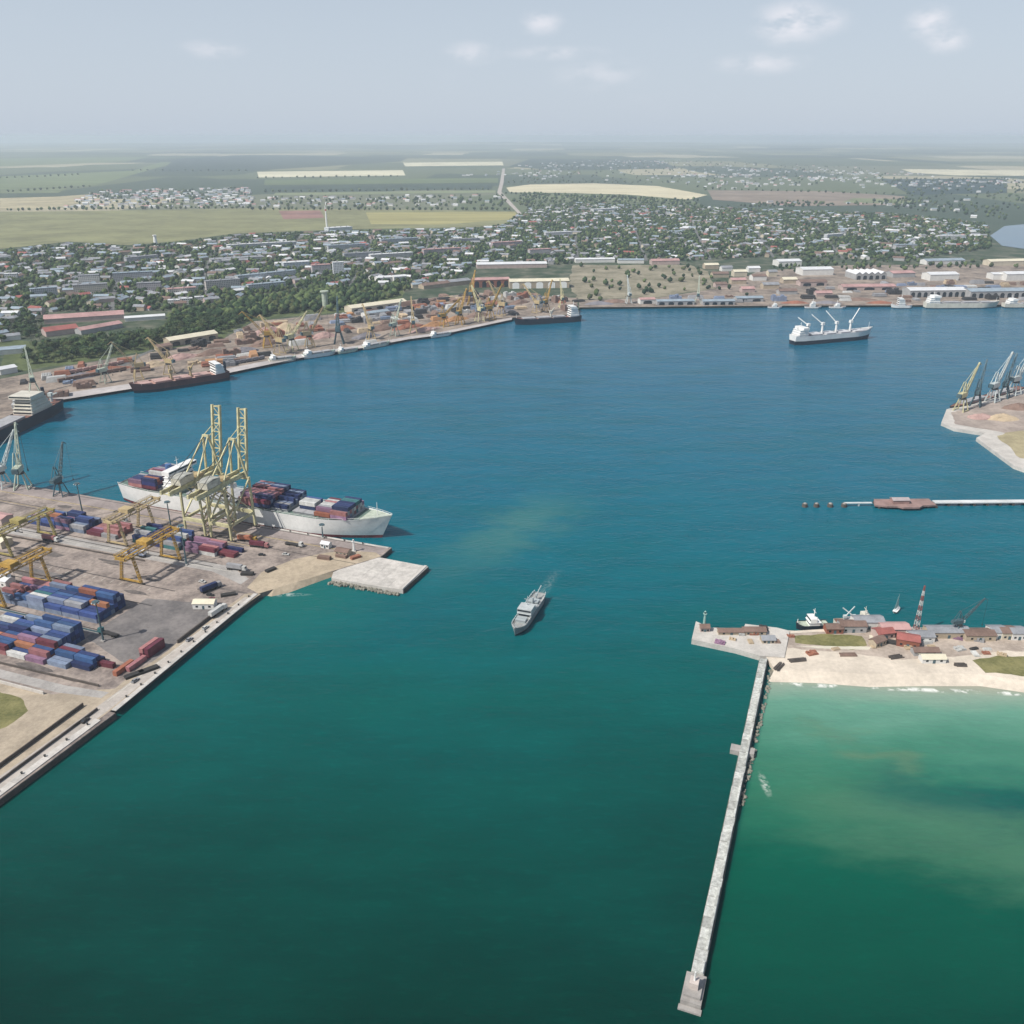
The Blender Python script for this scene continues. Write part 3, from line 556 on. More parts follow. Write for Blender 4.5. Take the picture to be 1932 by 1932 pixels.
# ------------------------------------------------------------------ ship-to-shore cranes
def sts_crane(s_, label):
    x, y = Y2(s_, -3); t = thing('ship_to_shore_crane', label, 'crane', (x, y, GZ), YAW, 'ship cranes over the berth')
    for ly, nm in ((0, 'leg'), (-26, 'leg')):
        for lx in (-8, 8): MB().bar((lx, ly, 0.8), (lx * .92, ly, 36), 1.15, 1.4).build('leg', M_CY, t)
    for ly in (0, -26):
        b = MB().bar((-8, ly, 11), (8, ly, 11), 1.6, 2.2).build('portal_beam', M_CY, t)
        MB().bar((-8, ly, 35.4), (8, ly, 35.4), 1.4, 1.8).build('cross_beam', M_CY, t)
    for lx in (-8, 8):
        MB().bar((lx, -26, 10.6), (lx, 0, 10.6), 1.3, 1.8).build('sill_beam', M_CY, t)
        MB().bar((lx, -26, 12), (lx * .95, -1, 34.6), .9).build('diagonal_brace', M_CY, t)
    for lx in (-8, 8):
        for ly in (0, -26): MB().box(lx - 3.2, lx + 3.2, ly - .55, ly + .55, .06, 1.0).build('bogie', M_DARK, t)
    for gx in (-3.2, 3.2): MB().bar((gx, -48, 38), (gx, 4, 38), 1.3, 2.6).build('girder', M_CY, t)
    m = MB()
    for k in range(9): m.bar((-3.2, -47 + k * 6.2, 37.2), (3.2, -47 + k * 6.2, 37.2), .6)
    m.build('girder_tie', M_CY, t)
    mh = MB().box(-3.8, 3.8, -37, -24, 39.6, 44.2).build('machinery_house', mat('machine_house', (0.52, 0.50, 0.42), 0.6, 0.35, 0.3), t)
    MB().gable(-3.9, 3.9, -37.1, -23.9, 44.21, 45.0, .1, .1).build('roof', mat('machine_roof', (0.40, 0.40, 0.36), 0.6, 0.3, 0.3), mh)
    for gx in (-5.0, 5.0):
        w_ = MB().box(min(gx, gx * .8), max(gx, gx * .8), -48, 4, 36.6, 36.75).build('walkway', M_CG, t); hr_ = MB()
        for q in range(14): hr_.bar((gx, -47 + q * 3.9, 36.7), (gx, -47 + q * 3.9, 37.8), .1)
        hr_.bar((gx, -48, 37.8), (gx, 4, 37.8), .12).build('handrail', M_CG, w_)
    for gx in (-1.2, 1.2): MB().bar((gx, -2.6, 62.8), (gx * 2.6, -47, 39.4), .28).build('back_cable', M_DARK, t)
    for lx in (-8, 8): MB().bar((lx * .97, 0, 12), (lx * .94, -24.5, 34.8), .5).build('cross_brace', M_CY, t)
    tr_ = MB().box(-3.6, 3.6, -20, -14.5, 39.4, 41.4).build('trolley', M_CT, t)
    MB().box(-3, 3, -18.2, -16, 27.5, 28.3).bar((-2.4, -17.1, 28.3), (-2.4, -17.1, 39.4), .12).bar((2.4, -17.1, 28.3), (2.4, -17.1, 39.4), .12).build('spreader', M_DARK, t)
    cb = MB().box(1.2, 3.8, -12, -8.5, 31.8, 34.8).build('operator_cab', M_WHITE, t); MB().box(1.3, 3.7, -8.5, -8.42, 32.3, 34.2).build('window', M_GLASS, cb)
    for lx in (-6.2, 6.2):
        MB().bar((lx, 0, 36), (lx * .35, -3, 63), 1.1, 1.3).build('apex_leg', M_CY, t)
        MB().bar((lx * .9, -26, 36), (lx * .3, -3.6, 62.4), .8).build('back_stay', M_CY, t)
    MB().bar((-2.4, -3, 63), (2.4, -3, 63), 1.4, 1.4).build('apex_beam', M_CY, t)
    # boom, raised almost upright
    a = Vector((0, 4.4, 38)); L = 43; e = rad(81); d = Vector((0, math.cos(e), math.sin(e)))
    bm = MB()
    for gx in (-3.0, 3.0): bm.bar(a + Vector((gx, 0, 0)), a + d * L + Vector((gx, 0, 0)), 1.2, 2.0)
    boom = bm.build('boom', M_CY, t)
    for k in range(8):
        p = a + d * (2 + k * 5.7); q = a + d * min(L, 2 + (k + 1) * 5.7); sgn = 1 if k % 2 else -1
        MB().bar(p + Vector((-3, 0, 0)), p + Vector((3, 0, 0)), .7).bar(p + Vector((-3 * sgn, 0, 0)), q + Vector((3 * sgn, 0, 0)), .4).build('boom_tie', M_CY, boom)
    for gx in (-2.2, 2.2): MB().bar((gx, -2.6, 62.6), a + d * 30 + Vector((gx, -.8, 0)), .45).build('boom_stay', M_CY, t)
    st = MB()
    for k in range(8):
        z0, z1 = 1 + k * 4.3, 1 + (k + 1) * 4.3; st.bar((9.4, -26 + (k % 2) * 4, z0), (9.4, -22 - (k % 2) * 4, z1), .8, .35)
    st.build('stair', M_CT, t)
    return t
sts_crane(153.5, 'cream ship-to-shore crane with raised boom, nearer the ship stern')
sts_crane(174.5, 'cream ship-to-shore crane with raised boom, nearer the ship bow')
for t_ in (-3, -29):
    o = tag(MB().box(-330, 186, -.22, .22, 0, .07).build('crane_rail', M_DARK), kind='structure'); o.location = (*Y2(90, t_), GZ + .008); o.rotation_euler = (0, 0, YAW)
for t_ in (-60, -33, -99, -64.5, -150, -118):
    o = tag(MB().box(-190, 95, -.3, .3, 0, .06).build('crane_rail', M_DARK), kind='structure'); o.location = (*Y2(100, t_), GZ + .03); o.rotation_euler = (0, 0, YAW)

# ------------------------------------------------------------------ yard gantry cranes
def yard_gantry(s_, t0, t1, hgt, over0, over1, mt, label, wide=7.5):
    x, y = Y2(s_, t0); t = thing('yard_gantry_crane', label, 'crane', (x, y, GZ), YAW, 'rail gantry cranes in the yard'); W = t1 - t0
    for lx in (-wide, wide):
        for ly in (0, W):
            MB().lattice((lx, ly, .9), (lx * .55, ly, hgt), 1.1, 1.1, 8, .22).build('leg', mt, t)
            MB().box(lx - 1.9, lx + 1.9, ly - .5, ly + .5, .06, .95).build('bogie', M_DARK, t)
    for ly in (0, W):
        MB().bar((-wide, ly, 1.4), (wide, ly, 1.4), .8, 1.0).build('sill_beam', mt, t)
        MB().bar((-wide * .56, ly, hgt - .5), (wide * .56, ly, hgt - .5), .8, 1.2).build('end_beam', mt, t)
    for gx in (-3.4, 3.4):
        g = MB().lattice((gx, -over0, hgt + 1.0), (gx, W + over1, hgt + 1.0), 1.2, 1.2, 16, .2, 2.1, 2.1).bar((gx, -over0, hgt + 2.1), (gx, W + over1, hgt + 2.1), 1.3, .16).build('girder', mt, t)
        MB().bar((gx * 1.22, -over0, hgt + 3.1), (gx * 1.22, W + over1, hgt + 3.1), .18).bar((gx * 1.22, -over0, hgt + 2.6), (gx * 1.22, W + over1, hgt + 2.6), .14).build('handrail', mt, g)
    for ly in (-over0 + .5, W + over1 - .5): MB().bar((-3.4, ly, hgt + 1), (3.4, ly, hgt + 1), .9, 1.8).build('girder_tie', mt, t)
    tr = MB().box(-3.9, 3.9, W * .45 - 3, W * .45 + 3, hgt + 2.1, hgt + 4.6).build('trolley', mt, t)
    cb = MB().box(1.4, 3.2, W * .45 - 5.4, W * .45 - 3.2, hgt - 2.6, hgt - .1).build('operator_cab', M_WHITE, t)
    MB().box(1.5, 3.1, W * .45 - 5.46, W * .45 - 5.4, hgt - 2.2, hgt - .8).build('window', M_GLASS, cb)
    MB().bar((-1.8, W * .45, hgt - 5), (1.8, W * .45, hgt - 5), .5, .5).bar((-1.5, W * .45, hgt - 5), (-1.5, W * .45, hgt + 2), .12).bar((1.5, W * .45, hgt - 5), (1.5, W * .45, hgt + 2), .12).build('spreader', M_DARK, t)
    return t
yard_gantry(116, -60, -33, 17, 5, 13, M_CT, 'tan rail gantry crane straddling the container row beside the berth')
yard_gantry(163, -99, -64.5, 17, 6, 8, M_CO, 'large ochre yellow gantry crane spanning the empty lane in mid yard')
yard_gantry(112, -150, -118, 17, 5, 9, M_CO, 'ochre gantry crane over the inner end of the middle stack')
yard_gantry(60, -99, -64.5, 15, 5, 7, mat('crane_olive', (0.36, 0.30, 0.11), .55, .25, .4), 'dull olive gantry crane at the inland end of the empty lane')

# ------------------------------------------------------------------ slewing portal cranes
def portal_crane(loc, rz, mt, jib_el, label, group, sc=1.0, striped=False):
    t = thing('harbour_crane', label, 'crane', loc, rz, group); t.scale = (sc, sc, sc)
    for lx in (-5, 5):
        for ly in (-5, 5): MB().bar((lx, ly, 0), (lx * .45, ly * .45, 12), .9, .9).build('leg', mt, t)
    MB().bar((-5, -5, 1), (5, -5, 1), .7).bar((-5, 5, 1), (5, 5, 1), .7).build('sill_beam', mt, t)
    MB().cyl((0, 0, 11.8), (0, 0, 14), 3.2, 2.8, 12).build('slewing_ring', M_DARK, t)
    hs_ = MB().box(-7.5, 2.5, -2.4, 2.4, 14, 18.5).build('machinery_house', mt, t)
    cb = MB().box(2.5, 4.6, -2.2, .2, 15, 17.8).build('operator_cab', M_CW, t); MB().box(4.6, 4.66, -2, 0, 15.6, 17.2).build('window', M_GLASS, cb)
    MB().box(-9.5, -7.5, -2.2, 2.2, 14.5, 18).build('counterweight', M_CD, t)
    for ly in (-1.8, 1.8): MB().bar((1.5, ly, 18.5), (-2, ly * .5, 29), .6).bar((-6.5, ly, 18.5), (-2, ly * .5, 29), .5).build('mast_leg', mt, t)
    e = rad(jib_el); a = Vector((2.6, 0, 17)); L = 33; tip = a + Vector((math.cos(e), 0, math.sin(e))) * L
    if striped:
        for k in range(7): MB().lattice(a.lerp(tip, k / 7), a.lerp(tip, (k + 1) / 7), 2.2 - k * .22, 2.0 - k * .22, 2, .3).build('jib_section', M_WHITE if k % 2 else M_RED, t)
    else: MB().lattice(a, tip, 2.4, .8, 9, .34).build('jib', mt, t)
    MB().bar((-2, 0, 29), tip, .3).build('jib_stay', mt, t)
    MB().bar(tip, tip + Vector((4, 0, -3)), .6).build('jib_nose', mt, t)
    MB().bar(tip + Vector((4, 0, -3)), (tip.x + 4, 0, 9), .12).box(tip.x + 3.6, tip.x + 4.4, -.4, .4, 7.8, 9).build('hook', M_DARK, t)
    return t
g_ = 'harbour cranes on the left berth'
portal_crane((*P(44, 921, 3), GZ), rad(100), M_CG, 72, 'sage green harbour crane with steep jib at the edge of the left berth', g_, 1.0)
portal_crane((*P(116, 934, 3), GZ), rad(80), M_CD, 66, 'dark slate harbour crane standing alone on the berth before the ship stern', g_, .8)
portal_crane((*P(8, 918, 3), GZ), rad(60), M_CW, 60, 'pale grey harbour crane half cut by the picture edge on the left berth', g_, .9)

# ------------------------------------------------------------------ ships
def hull_rings(L, B, D, bow_rise, stern_full=.8, tb=.76, nose=.04):
    """(x, half breadth, z) rings at keel, waterline band and deck edge"""
    N = 22; out = []
    for i in range(N + 1):
        t = i / N; k = max(0, (t - tb) / (1 - tb)); q = max(0, (.14 - t) / .14)
        hd = B / 2 * (1 - k ** 2.3) * (1 - (1 - stern_full) * q * q); hw = B / 2 * (1 - k ** 1.45) * (1 - (1 - stern_full * .72) * q ** 1.5)
        zd = D + bow_rise * k ** 1.6 + bow_rise * .25 * q
        out.append((t * L * (1 - nose), max(.12, hw), t * L, max(.2, hd), zd))
    return out
def ship(name, label, cat, stern, bow, B, D, o, group=None):
    s0, b0 = Vector(stern), Vector(bow); L = (b0 - s0).length; d = (b0 - s0) / L
    t = thing(name, label, cat, (s0.x, s0.y, 0), math.atan2(d.y, d.x), group)
    R = hull_rings(L, B, D, o.get('rise', D * .35), o.get('full', .8)); zb = o.get('boot', D * .18); n = len(R)
    def strip(f0, f1):
        m = MB(); q = []
        for r in R: a, b = f0(r), f1(r); q += [(a[0], a[1], a[2]), (b[0], b[1], b[2]), (a[0], -a[1], a[2]), (b[0], -b[1], b[2])]
        fs = []
        for i in range(n - 1):
            k = i * 4; fs += [(k, k + 1, k + 5, k + 4), (k + 2, k + 6, k + 7, k + 3)]
        fs += [(0, 2, 3, 1), ((n - 1) * 4, (n - 1) * 4 + 1, (n - 1) * 4 + 3, (n - 1) * 4 + 2)]
        return m.add(q, fs)
    def at(r, z):
        f = max(0, min(1, z / r[4])); f2 = f ** .8; return (r[0] + (r[2] - r[0]) * f, r[1] + (r[3] - r[1]) * f2, z)
    h = strip(lambda r: at(r, zb), lambda r: (r[2], r[3], r[4])).build('hull', o['hull'], t, True)
    strip(lambda r: (r[0], r[1], -.6), lambda r: at(r, zb)).build('waterline_band', o.get('bootm', M_BOOT), t)
    dk = [(r[2], r[3] * .985, r[4] - o.get('bul', .9)) for r in R]
    m = MB(); q = []
    for p in dk: q += [p, (p[0], -p[1], p[2])]
    m.add(q, [(2 * i, 2 * i + 1, 2 * i + 3, 2 * i + 2) for i in range(n - 1)]); m.build('deck', o.get('deck', M_DECK), t)
    zD = D - o.get('bul', .9)
    if 'house' in o:
        a, b, tiers, ht = o['house']; x0, x1 = a * L, b * L; hm_ = o.get('housem', M_WHITE)
        sup = None
        for k in range(tiers):
            sh_ = k * (x1 - x0) * .05; wd = B * (.44 - k * .02)
            p = MB().box(x0 + sh_, x1 - sh_ * .6, -wd, wd, zD + k * ht + (.003 if k else 0), zD + (k + 1) * ht - .05)
            p.box(x0 + sh_ - .5, x1 - sh_ * .6 + .5, -wd - .5, wd + .5, zD + (k + 1) * ht - .05, zD + (k + 1) * ht)
            sup = p.build('superstructure_deck', hm_, t)
            if ht > 2: MB().box(x1 - sh_ * .6, x1 - sh_ * .6 + .05, -wd * .9, wd * .9, zD + k * ht + ht * .4, zD + k * ht + ht * .75).build('window_band', M_GLASS, sup)
        zt = zD + tiers * ht; wd = B * .5
        br = MB().box(x0 + (x1 - x0) * .35, x1 - .1, -wd, wd, zt + .003, zt + ht).build('bridge', hm_, t)
        MB().box(x1 - .1, x1 - .02, -wd * .95, wd * .95, zt + ht * .42, zt + ht * .82).build('bridge_window', M_GLASS, br)
        MB().cyl(((x0 + x1) / 2, 0, zt + ht), ((x0 + x1) / 2, 0, zt + ht * 3.2), .35, .15, 6).bar(((x0 + x1) / 2, -2, zt + ht * 2.4), ((x0 + x1) / 2, 2, zt + ht * 2.4), .2).build('mast', hm_, t)
        if o.get('funnel'): MB().cyl((x0 - 3 if a > .04 else x0 + 2, 0, zD), (x0 - 3.4 if a > .04 else x0 + 1.6, 0, zt + ht * .9), B * .09, B * .075, 10).build('funnel', o['funnel'], t)
    for k, (a, b) in enumerate(o.get('hatches', ())):
        c_ = MB().box(a * L, b * L, -B * .34, B * .34, zD, zD + 1.5).build('hatch_coaming', o.get('hatchm', M_HATCH), t)
        MB().box(a * L - .3, (a + b) / 2 * L - .1, -B * .36, B * .36, zD + 1.503, zD + 2.1).build('hatch_cover', o.get('hatchm', M_HATCH), c_)
        MB().box((a + b) / 2 * L + .1, b * L + .3, -B * .36, B * .36, zD + 1.503, zD + 2.1).build('hatch_cover', o.get('hatchm', M_HATCH), c_)
    for (f, azi, ele, ln) in o.get('cranes', ()):
        x = f * L; ph = o.get('post', 11); cm = o.get('cranem', M_CW)
        g = o.get('cs', 1.0); cr = MB().cyl((x, 0, zD), (x, 0, zD + ph), 1.5 * g, 1.3 * g, 10).box(x - 1.9 * g, x + 1.9 * g, -1.9 * g, 1.9 * g, zD + ph + .003, zD + ph + 3.4 * g).build('deck_crane', cm, t)
        e, z_ = rad(ele), rad(azi); dv = Vector((math.cos(e) * math.cos(z_), math.cos(e) * math.sin(z_), math.sin(e)))
        p0 = Vector((x, 0, zD + ph + g)); MB().bar(p0, p0 + dv * ln, 1.0 * g, 1.2 * g).build('crane_jib', cm, cr)
    if o.get('foremast', 1):
        MB().cyl((L * .95, 0, D), (L * .95, 0, D + D * .9), .35, .15, 6).build('foremast', o.get('housem', M_WHITE), t)
    if o.get('focsle'):
        kk = [r for r in R if r[2] >= L * .9]; m = MB(); q = []
        for r in kk: q += [(r[2], r[3] * .96, r[4] - .3), (r[2], -r[3] * .96, r[4] - .3)]
        m.add(q, [(2 * i, 2 * i + 1, 2 * i + 3, 2 * i + 2) for i in range(len(kk) - 1)]).build('forecastle_deck', o['focsle'], t)
    if o.get('rails'):
        m = MB()
        for sgn in (-1, 1):
            for i in range(n - 1): m.bar((R[i][2], sgn * R[i][3], R[i][4] + .9), (R[i + 1][2], sgn * R[i + 1][3], R[i + 1][4] + .9), .16)
            for i in range(n): m.bar((R[i][2], sgn * R[i][3], R[i][4]), (R[i][2], sgn * R[i][3], R[i][4] + .9), .16)
        m.build('railing', M_WHITE, t)
    return t
# the container ship at the berth
HB = [(.275, .365), (.375, .465), (.475, .485), (.50, .575), (.585, .66), (.68, .755), (.775, .88)]
cs = ship('container_ship', 'large white container ship moored under the two cream cranes', 'ship', Y2(57, 17.5), Y2(278, 17.5), 30, 13.5,
          dict(hull=M_HULLW, deck=M_DECKG, rise=4.5, boot=2.2, house=(.19, .235, 5, 3.0), funnel=mat('funnel_blue', (.06, .13, .3)), hatches=[(a, b) for a, b in HB if b - a > .03] + [(.045, .165)], rails=1, focsle=M_CG, post=9))
G_S = 'containers on the ship'
zS = 12.6 + 2.15
block(57 + 221 * .165, 4.0, 2, 10, lambda b, r: 3 + (b == 0 and r > 2) - (b == 1), lambda b, r, k: pick('maroon', 'faded red', 'navy blue', 'mauve', 'grey', 'navy blue'), 'ship stern load', G_S, z0=zS)
block(57 + 221 * .66, 4.0, 3, 10, lambda b, r: (2, 3, 3)[b] - (b == 0 and r < 4) - (r % 5 == 0), lambda b, r, k: pick('navy blue', 'grey', 'navy blue', 'pale blue') if b == 0 else pick('maroon', 'faded red', 'faded red', 'mauve', 'navy blue'), 'ship midship load', G_S, z0=zS)
block(57 + 221 * .745, 12.0, 1, 4, lambda b, r: 2, lambda b, r, k: pick('blue', 'white') if k else 'navy blue', 'small ship load', G_S, z0=zS)
block(57 + 221 * .875, 4.6, 2, 9, lambda b, r: 2 + (b == 0) - (r in (0, 8)), lambda b, r, k: pick('navy blue', 'navy blue', 'teal') if b == 0 and k > 1 else pick('faded red', 'grey', 'mauve', 'maroon', 'white'), 'ship foredeck load', G_S, z0=zS)
if core.v: tag(core.build('container_mass', PC['navy blue']), 'blue containers buried inside the stacks', 'containers', kind='stuff')

ship('cargo_ship', 'white cargo ship with four deck cranes under way alone in the bay', 'ship', P(1494, 650), P(1643, 637), 19, 11.5,
     dict(hull=M_HULLW, bootm=M_HULLD, boot=5.2, deck=M_HATCH, house=(.03, .14, 3, 2.9), rise=3.5, funnel=M_WHITE, hatches=[(.2, .33), (.38, .5), (.56, .68), (.74, .86)], hatchm=mat('hatch_pale', (.56, .56, .58)),
          cranes=[(.175, 150, 35, 17), (.355, 155, 38, 20), (.53, 150, 45, 22), (.71, 25, 38, 25)], post=12, cranem=M_WHITE, bul=1.0))
ship('service_ship', 'small grey service ship heading out through the harbour mouth', 'ship', P(1019, 1130), P(970, 1203), 8.2, 4.0,
     dict(hull=mat('hull_slate', (.26, .29, .30), .5, .25, .2), bootm=M_HULLD, boot=.8, deck=mat('deck_grey', (.33, .34, .33), .7, .25, .3), house=(.38, .64, 1, 2.5), housem=mat('vessel_pale', (.46, .49, .49), .5, .2, .4), rise=1.8, funnel=M_HULLG, cranes=[(.16, 170, 30, 7)], cs=.38, post=2.6, cranem=M_HULLG, bul=.6, rails=1, hatches=[(.22, .3), (.7, .78)], hatchm=M_HULLG))
FQ = 'ships moored along the far quay'
ship('bulk_ship', 'dark-hulled ship with a tall cream superstructure cut by the picture edge', 'ship', P(108, 772), P(-170, 905), 22, 10,
     dict(hull=M_HULLD, deck=M_DECK, boot=1.5, bootm=M_HULLD, house=(.10, .26, 5, 3.0), housem=M_HULLC, rise=3, funnel=M_HULLD, hatches=[(.3, .5), (.54, .74)], cranes=[(.03, 80, 20, 9)], post=6), FQ)
ship('bulk_ship', 'rusty dark bulk ship loading beside the tan crane on the far quay', 'ship', P(430, 714), P(246, 743), 20, 9,
     dict(hull=M_HULLR, deck=mat('deck_pink', (.42, .26, .22), .8, .3, .1), boot=3, bootm=M_HULLD, house=(.05, .15, 3, 3.0), rise=3, funnel=M_HULLD, hatches=[(.2, .36), (.4, .56), (.6, .76), (.8, .9)], hatchm=mat('hatch_pink', (.45, .30, .27), .8, .3, .1), cranes=[(.38, 95, 35, 14), (.58, 80, 40, 14)], post=8, cranem=M_CT), FQ)
ship('coaster', 'dark coaster with a white stern house at the corner of the far quay', 'ship', P(1094, 605), P(968, 613), 17, 8,
     dict(hull=M_HULLD, deck=M_DECK, boot=2, bootm=M_HULLD, house=(.04, .17, 4, 3.1), rise=2.5, hatches=[(.24, .42), (.46, .64), (.68, .86)], cranes=[(.44, 100, 40, 12)], post=7, cranem=M_HULLC), FQ)
for (a, b, B_, D_, hm_, lb) in [((508, 686), (560, 680), 11, 5, M_HULLC, 'small cream coaster, first along the far quay past the rusty ship'), ((572, 677), (634, 668), 11, 5, M_HULLW, 'white coaster moored in the middle of the far quay, before red stockpiles'),
                                ((638, 668), (676, 662), 8, 3.5, M_CG, 'small sage green boat moored astern of the white coaster'), ((684, 660), (736, 650), 9, 4, M_HULLC, 'cream barge moored below the long brown stockpile'), ((812, 638), (852, 632), 8, 3.5, M_HULLW, 'white boat near the far end of the slanting quay')]:
    ship('coaster', lb, 'ship', P(*a), P(*b), B_, D_, dict(hull=hm_, deck=M_DECKG, boot=.8, bootm=M_HULLD, house=(.06, .22, 1, 2.6), rise=1.4, hatches=[(.3, .55), (.6, .82)], bul=.5), FQ)
ship('passenger_ship', 'long white ship with a pale stern house along the right-hand far quay', 'ship', P(1744, 581), P(1884, 580), 17, 8.5, dict(hull=M_HULLC, deck=M_HATCH, boot=1.2, bootm=M_HULLD, house=(.03, .17, 3, 3), rise=2.5, hatches=[(.25, .45), (.5, .7), (.74, .88)]), FQ)
ship('coaster', 'pale coaster cut by the right picture edge on the far quay', 'ship', P(1892, 580), P(2010, 579), 15, 6.5, dict(hull=M_HULLC, deck=M_HATCH, boot=1.2, bootm=M_HULLD, house=(.06, .18, 2, 2.8), rise=2, hatches=[(.3, .55), (.6, .85)]), FQ)
ship('tug', 'white harbour tug beside the stern of the long white ship', 'boat', P(1718, 581), P(1680, 581), 11, 5, dict(hull=M_HULLW, deck=M_DECK, boot=1, bootm=M_HULLD, house=(.35, .68, 3, 2.8), rise=2, bul=.6), FQ)
for k, (px, L_, lb) in enumerate([(1462, 22, 'small white boat at the far quay, leftmost of three below the sheds'), (1534, 26, 'small white boat with a cabin, middle of three below the sheds'), (1580, 26, 'small pale boat, rightmost of three below the sheds')]):
    a = P(px, 581.5); ship('harbour_boat', lb, 'boat', (a[0] - L_ / 2, a[1]), (a[0] + L_ / 2, a[1]), 7, 2.6, dict(hull=M_HULLW, deck=M_DECK, boot=.5, bootm=M_HULLD, house=(.3, .6, 1 + (k == 1), 2.6), rise=1, bul=.4, foremast=0), 'small boats at the far quay')

# ------------------------------------------------------------------ cranes on the far quays and at the corner quay
FC = 'harbour cranes on the far quay'
for (px, py, rz, mt, e_, sc, lb) in [
        (262, 716, 210, M_CT, 55, 1.0, 'tan harbour crane reaching over the bow of the rusty ship'), (66, 742, 120, M_CG, 62, 1.0, 'sage harbour crane just inland of the dark ship at the picture edge'),
        (552, 662, 60, M_CY, 40, 1.15, 'cream harbour crane beside the small cream coaster'), (528, 668, 150, M_CT, 48, 1.1, 'tan harbour crane inland of the small cream coaster'),
        (640, 648, 95, M_CD, 70, 1.2, 'dark slate harbour crane upright in the middle of the far quay'), (868, 612, 70, M_CO, 50, 1.1, 'ochre harbour crane, first of the yellow pair before the arched shed'),
        (905, 606, 120, M_CY, 55, 1.1, 'cream yellow harbour crane, second of the pair before the arched shed'), (838, 616, 40, M_CO, 35, 1.0, 'ochre harbour crane with low jib over the orange stockpile'),
        (1030, 588, 60, M_CO, 60, 1.0, 'ochre harbour crane over the dark coaster'), (1012, 590, 140, M_CT, 45, 1.0, 'tan harbour crane at the bow of the dark coaster'), (780, 628, 100, M_CT, 62, 1.0, 'tan harbour crane behind the cream barge'),
        (505, 655, 200, M_CO, 50, 1.1, 'ochre harbour crane left of the cream crane at the small coaster'), (585, 655, 30, M_CT, 58, 1.1, 'tan harbour crane at the stern of the white coaster'), (700, 640, 120, M_CT, 52, 1.0, 'tan harbour crane left of the cream barge'), (745, 634, 60, M_CG, 62, 1.0, 'sage harbour crane over the cream barge'),
        (925, 603, 35, M_CO, 58, 1.1, 'ochre harbour crane right of the yellow pair before the arched shed'), (945, 596, 150, M_CT, 60, 1.1, 'tan harbour crane between arched shed and dark coaster'), (890, 575, 80, M_CO, 48, 1.2, 'ochre crane standing inland at the foot of the arched shed'), (320, 706, 160, M_CT, 50, .95, 'tan harbour crane amidships of the rusty ship'), (200, 722, 60, M_CG, 60, .9, 'sage harbour crane between the dark ship and the rusty ship'), (1060, 580, 100, M_CY, 62, .9, 'cream crane at the stern of the dark coaster'),
        (1316, 572, 80, M_CG, 60, .9, 'sage harbour crane before the waste ground'), (1186, 572, 100, M_CW, 66, .9, 'pale harbour crane beside the quay corner, before the waste ground')]:
    portal_crane((*P(px, py, 3), GZ), rad(rz), mt, e_, lb, FC, sc)
RC = 'cranes on the corner quay'
ship('barge', 'dark barge lying along the back of the corner quay', 'barge', P(1925, 737), P(1790, 776), 10, 4.5, dict(hull=M_HULLD, bootm=M_HULLD, boot=.6, deck=M_DECK, rise=.6, hatches=[(.15, .45), (.55, .85)], foremast=0, bul=.4))
portal_crane((*P(1812, 775, 3), GZ), rad(38), M_CY, 58, 'cream harbour crane at the tip of the corner quay', RC, 1.0)
portal_crane((*P(1872, 757, 3), GZ), rad(35), M_CW, 60, 'pale harbour crane, second from the tip of the corner quay', RC, 1.05)
portal_crane((*P(1840, 766, 3), GZ), rad(55), M_CD, 62, 'dark slate crane between the cream and first pale crane of the corner quay', RC, .95)
portal_crane((*P(1893, 750, 3), GZ), rad(50), M_CD, 58, 'dark slate crane between the two pale cranes of the corner quay', RC, .95)
portal_crane((*P(1912, 744, 3), GZ), rad(30), M_CW, 64, 'pale harbour crane, third from the tip of the corner quay', RC, 1.05)

# ------------------------------------------------------------------ breakwater and jetty
def breakwater():
    a, b = Vector(P(1441, 1243, 2.6)), Vector(P(1316, 1836, 2.6)); L = (b - a).length; d = (b - a) / L
    t = thing('breakwater', 'long straight concrete breakwater running out from the spit', 'breakwater', (a.x, a.y, 0), math.atan2(d.y, d.x))
    MB().box(0, L, -2.15, 2.15, -.7, 1.9).build('wall_base', mat('wet_concrete', (.17, .165, .14), .8, .35, .15), t)
    n = 42; st = L / n; mw = mat('breakwater_slab', (.47, .48, .45), .9, .42, .7, rnd=.22)
    mes = []
    for k in range(3):
        w_ = 1.78 + .1 * k; me = MB().box(.12, st - .12, -w_, w_, 0, .75).mesh('slab'); me.materials.append(mw); mes.append(me)
    for k in range(n): o = link('slab', mes[RND.randrange(3)], t); o.location = (k * st, RND.uniform(-.08, .08), 1.9 + .003 + RND.uniform(0, .16))
    pm = MB().box(0, st - .1, -.4, .4, 0, .8).mesh('parapet_block'); pm.materials.append(mw)
    for k in range(n):
        if k % 7 != 5: o = link('parapet_block', pm, t); o.location = (k * st + .05, 1.3, 2.72)
    # landing stage half way
    MB().box(L * .38, L * .38 + 4.5, -6.0, 4.2, -.7, 2.3).build('landing_stage', M_CONC2, t)
    hd = MB().box(L, L + 11, -3.4, 3.0, -.7, 2.2).box(L + 1.5, L + 9.5, -2.8, 2.4, 2.203, 3.2).build('head_block', M_CONC2, t)
    ht = MB().box(L + 4, L + 7, -1.6, 1.2, 3.203, 5.6).build('beacon_hut', mat('hut_plaster', (.55, .48, .44), .9, .2, .5), t)
    MB().cyl((L + 5.5, -.2, 5.6), (L + 5.5, -.2, 9.2), .35, .25, 8).build('beacon_post', M_WHITE, ht)
    MB().box(L + 11.2, L + 13, -3.8, 3.4, -.7, .7).build('step', M_CONC2, t)
breakwater()
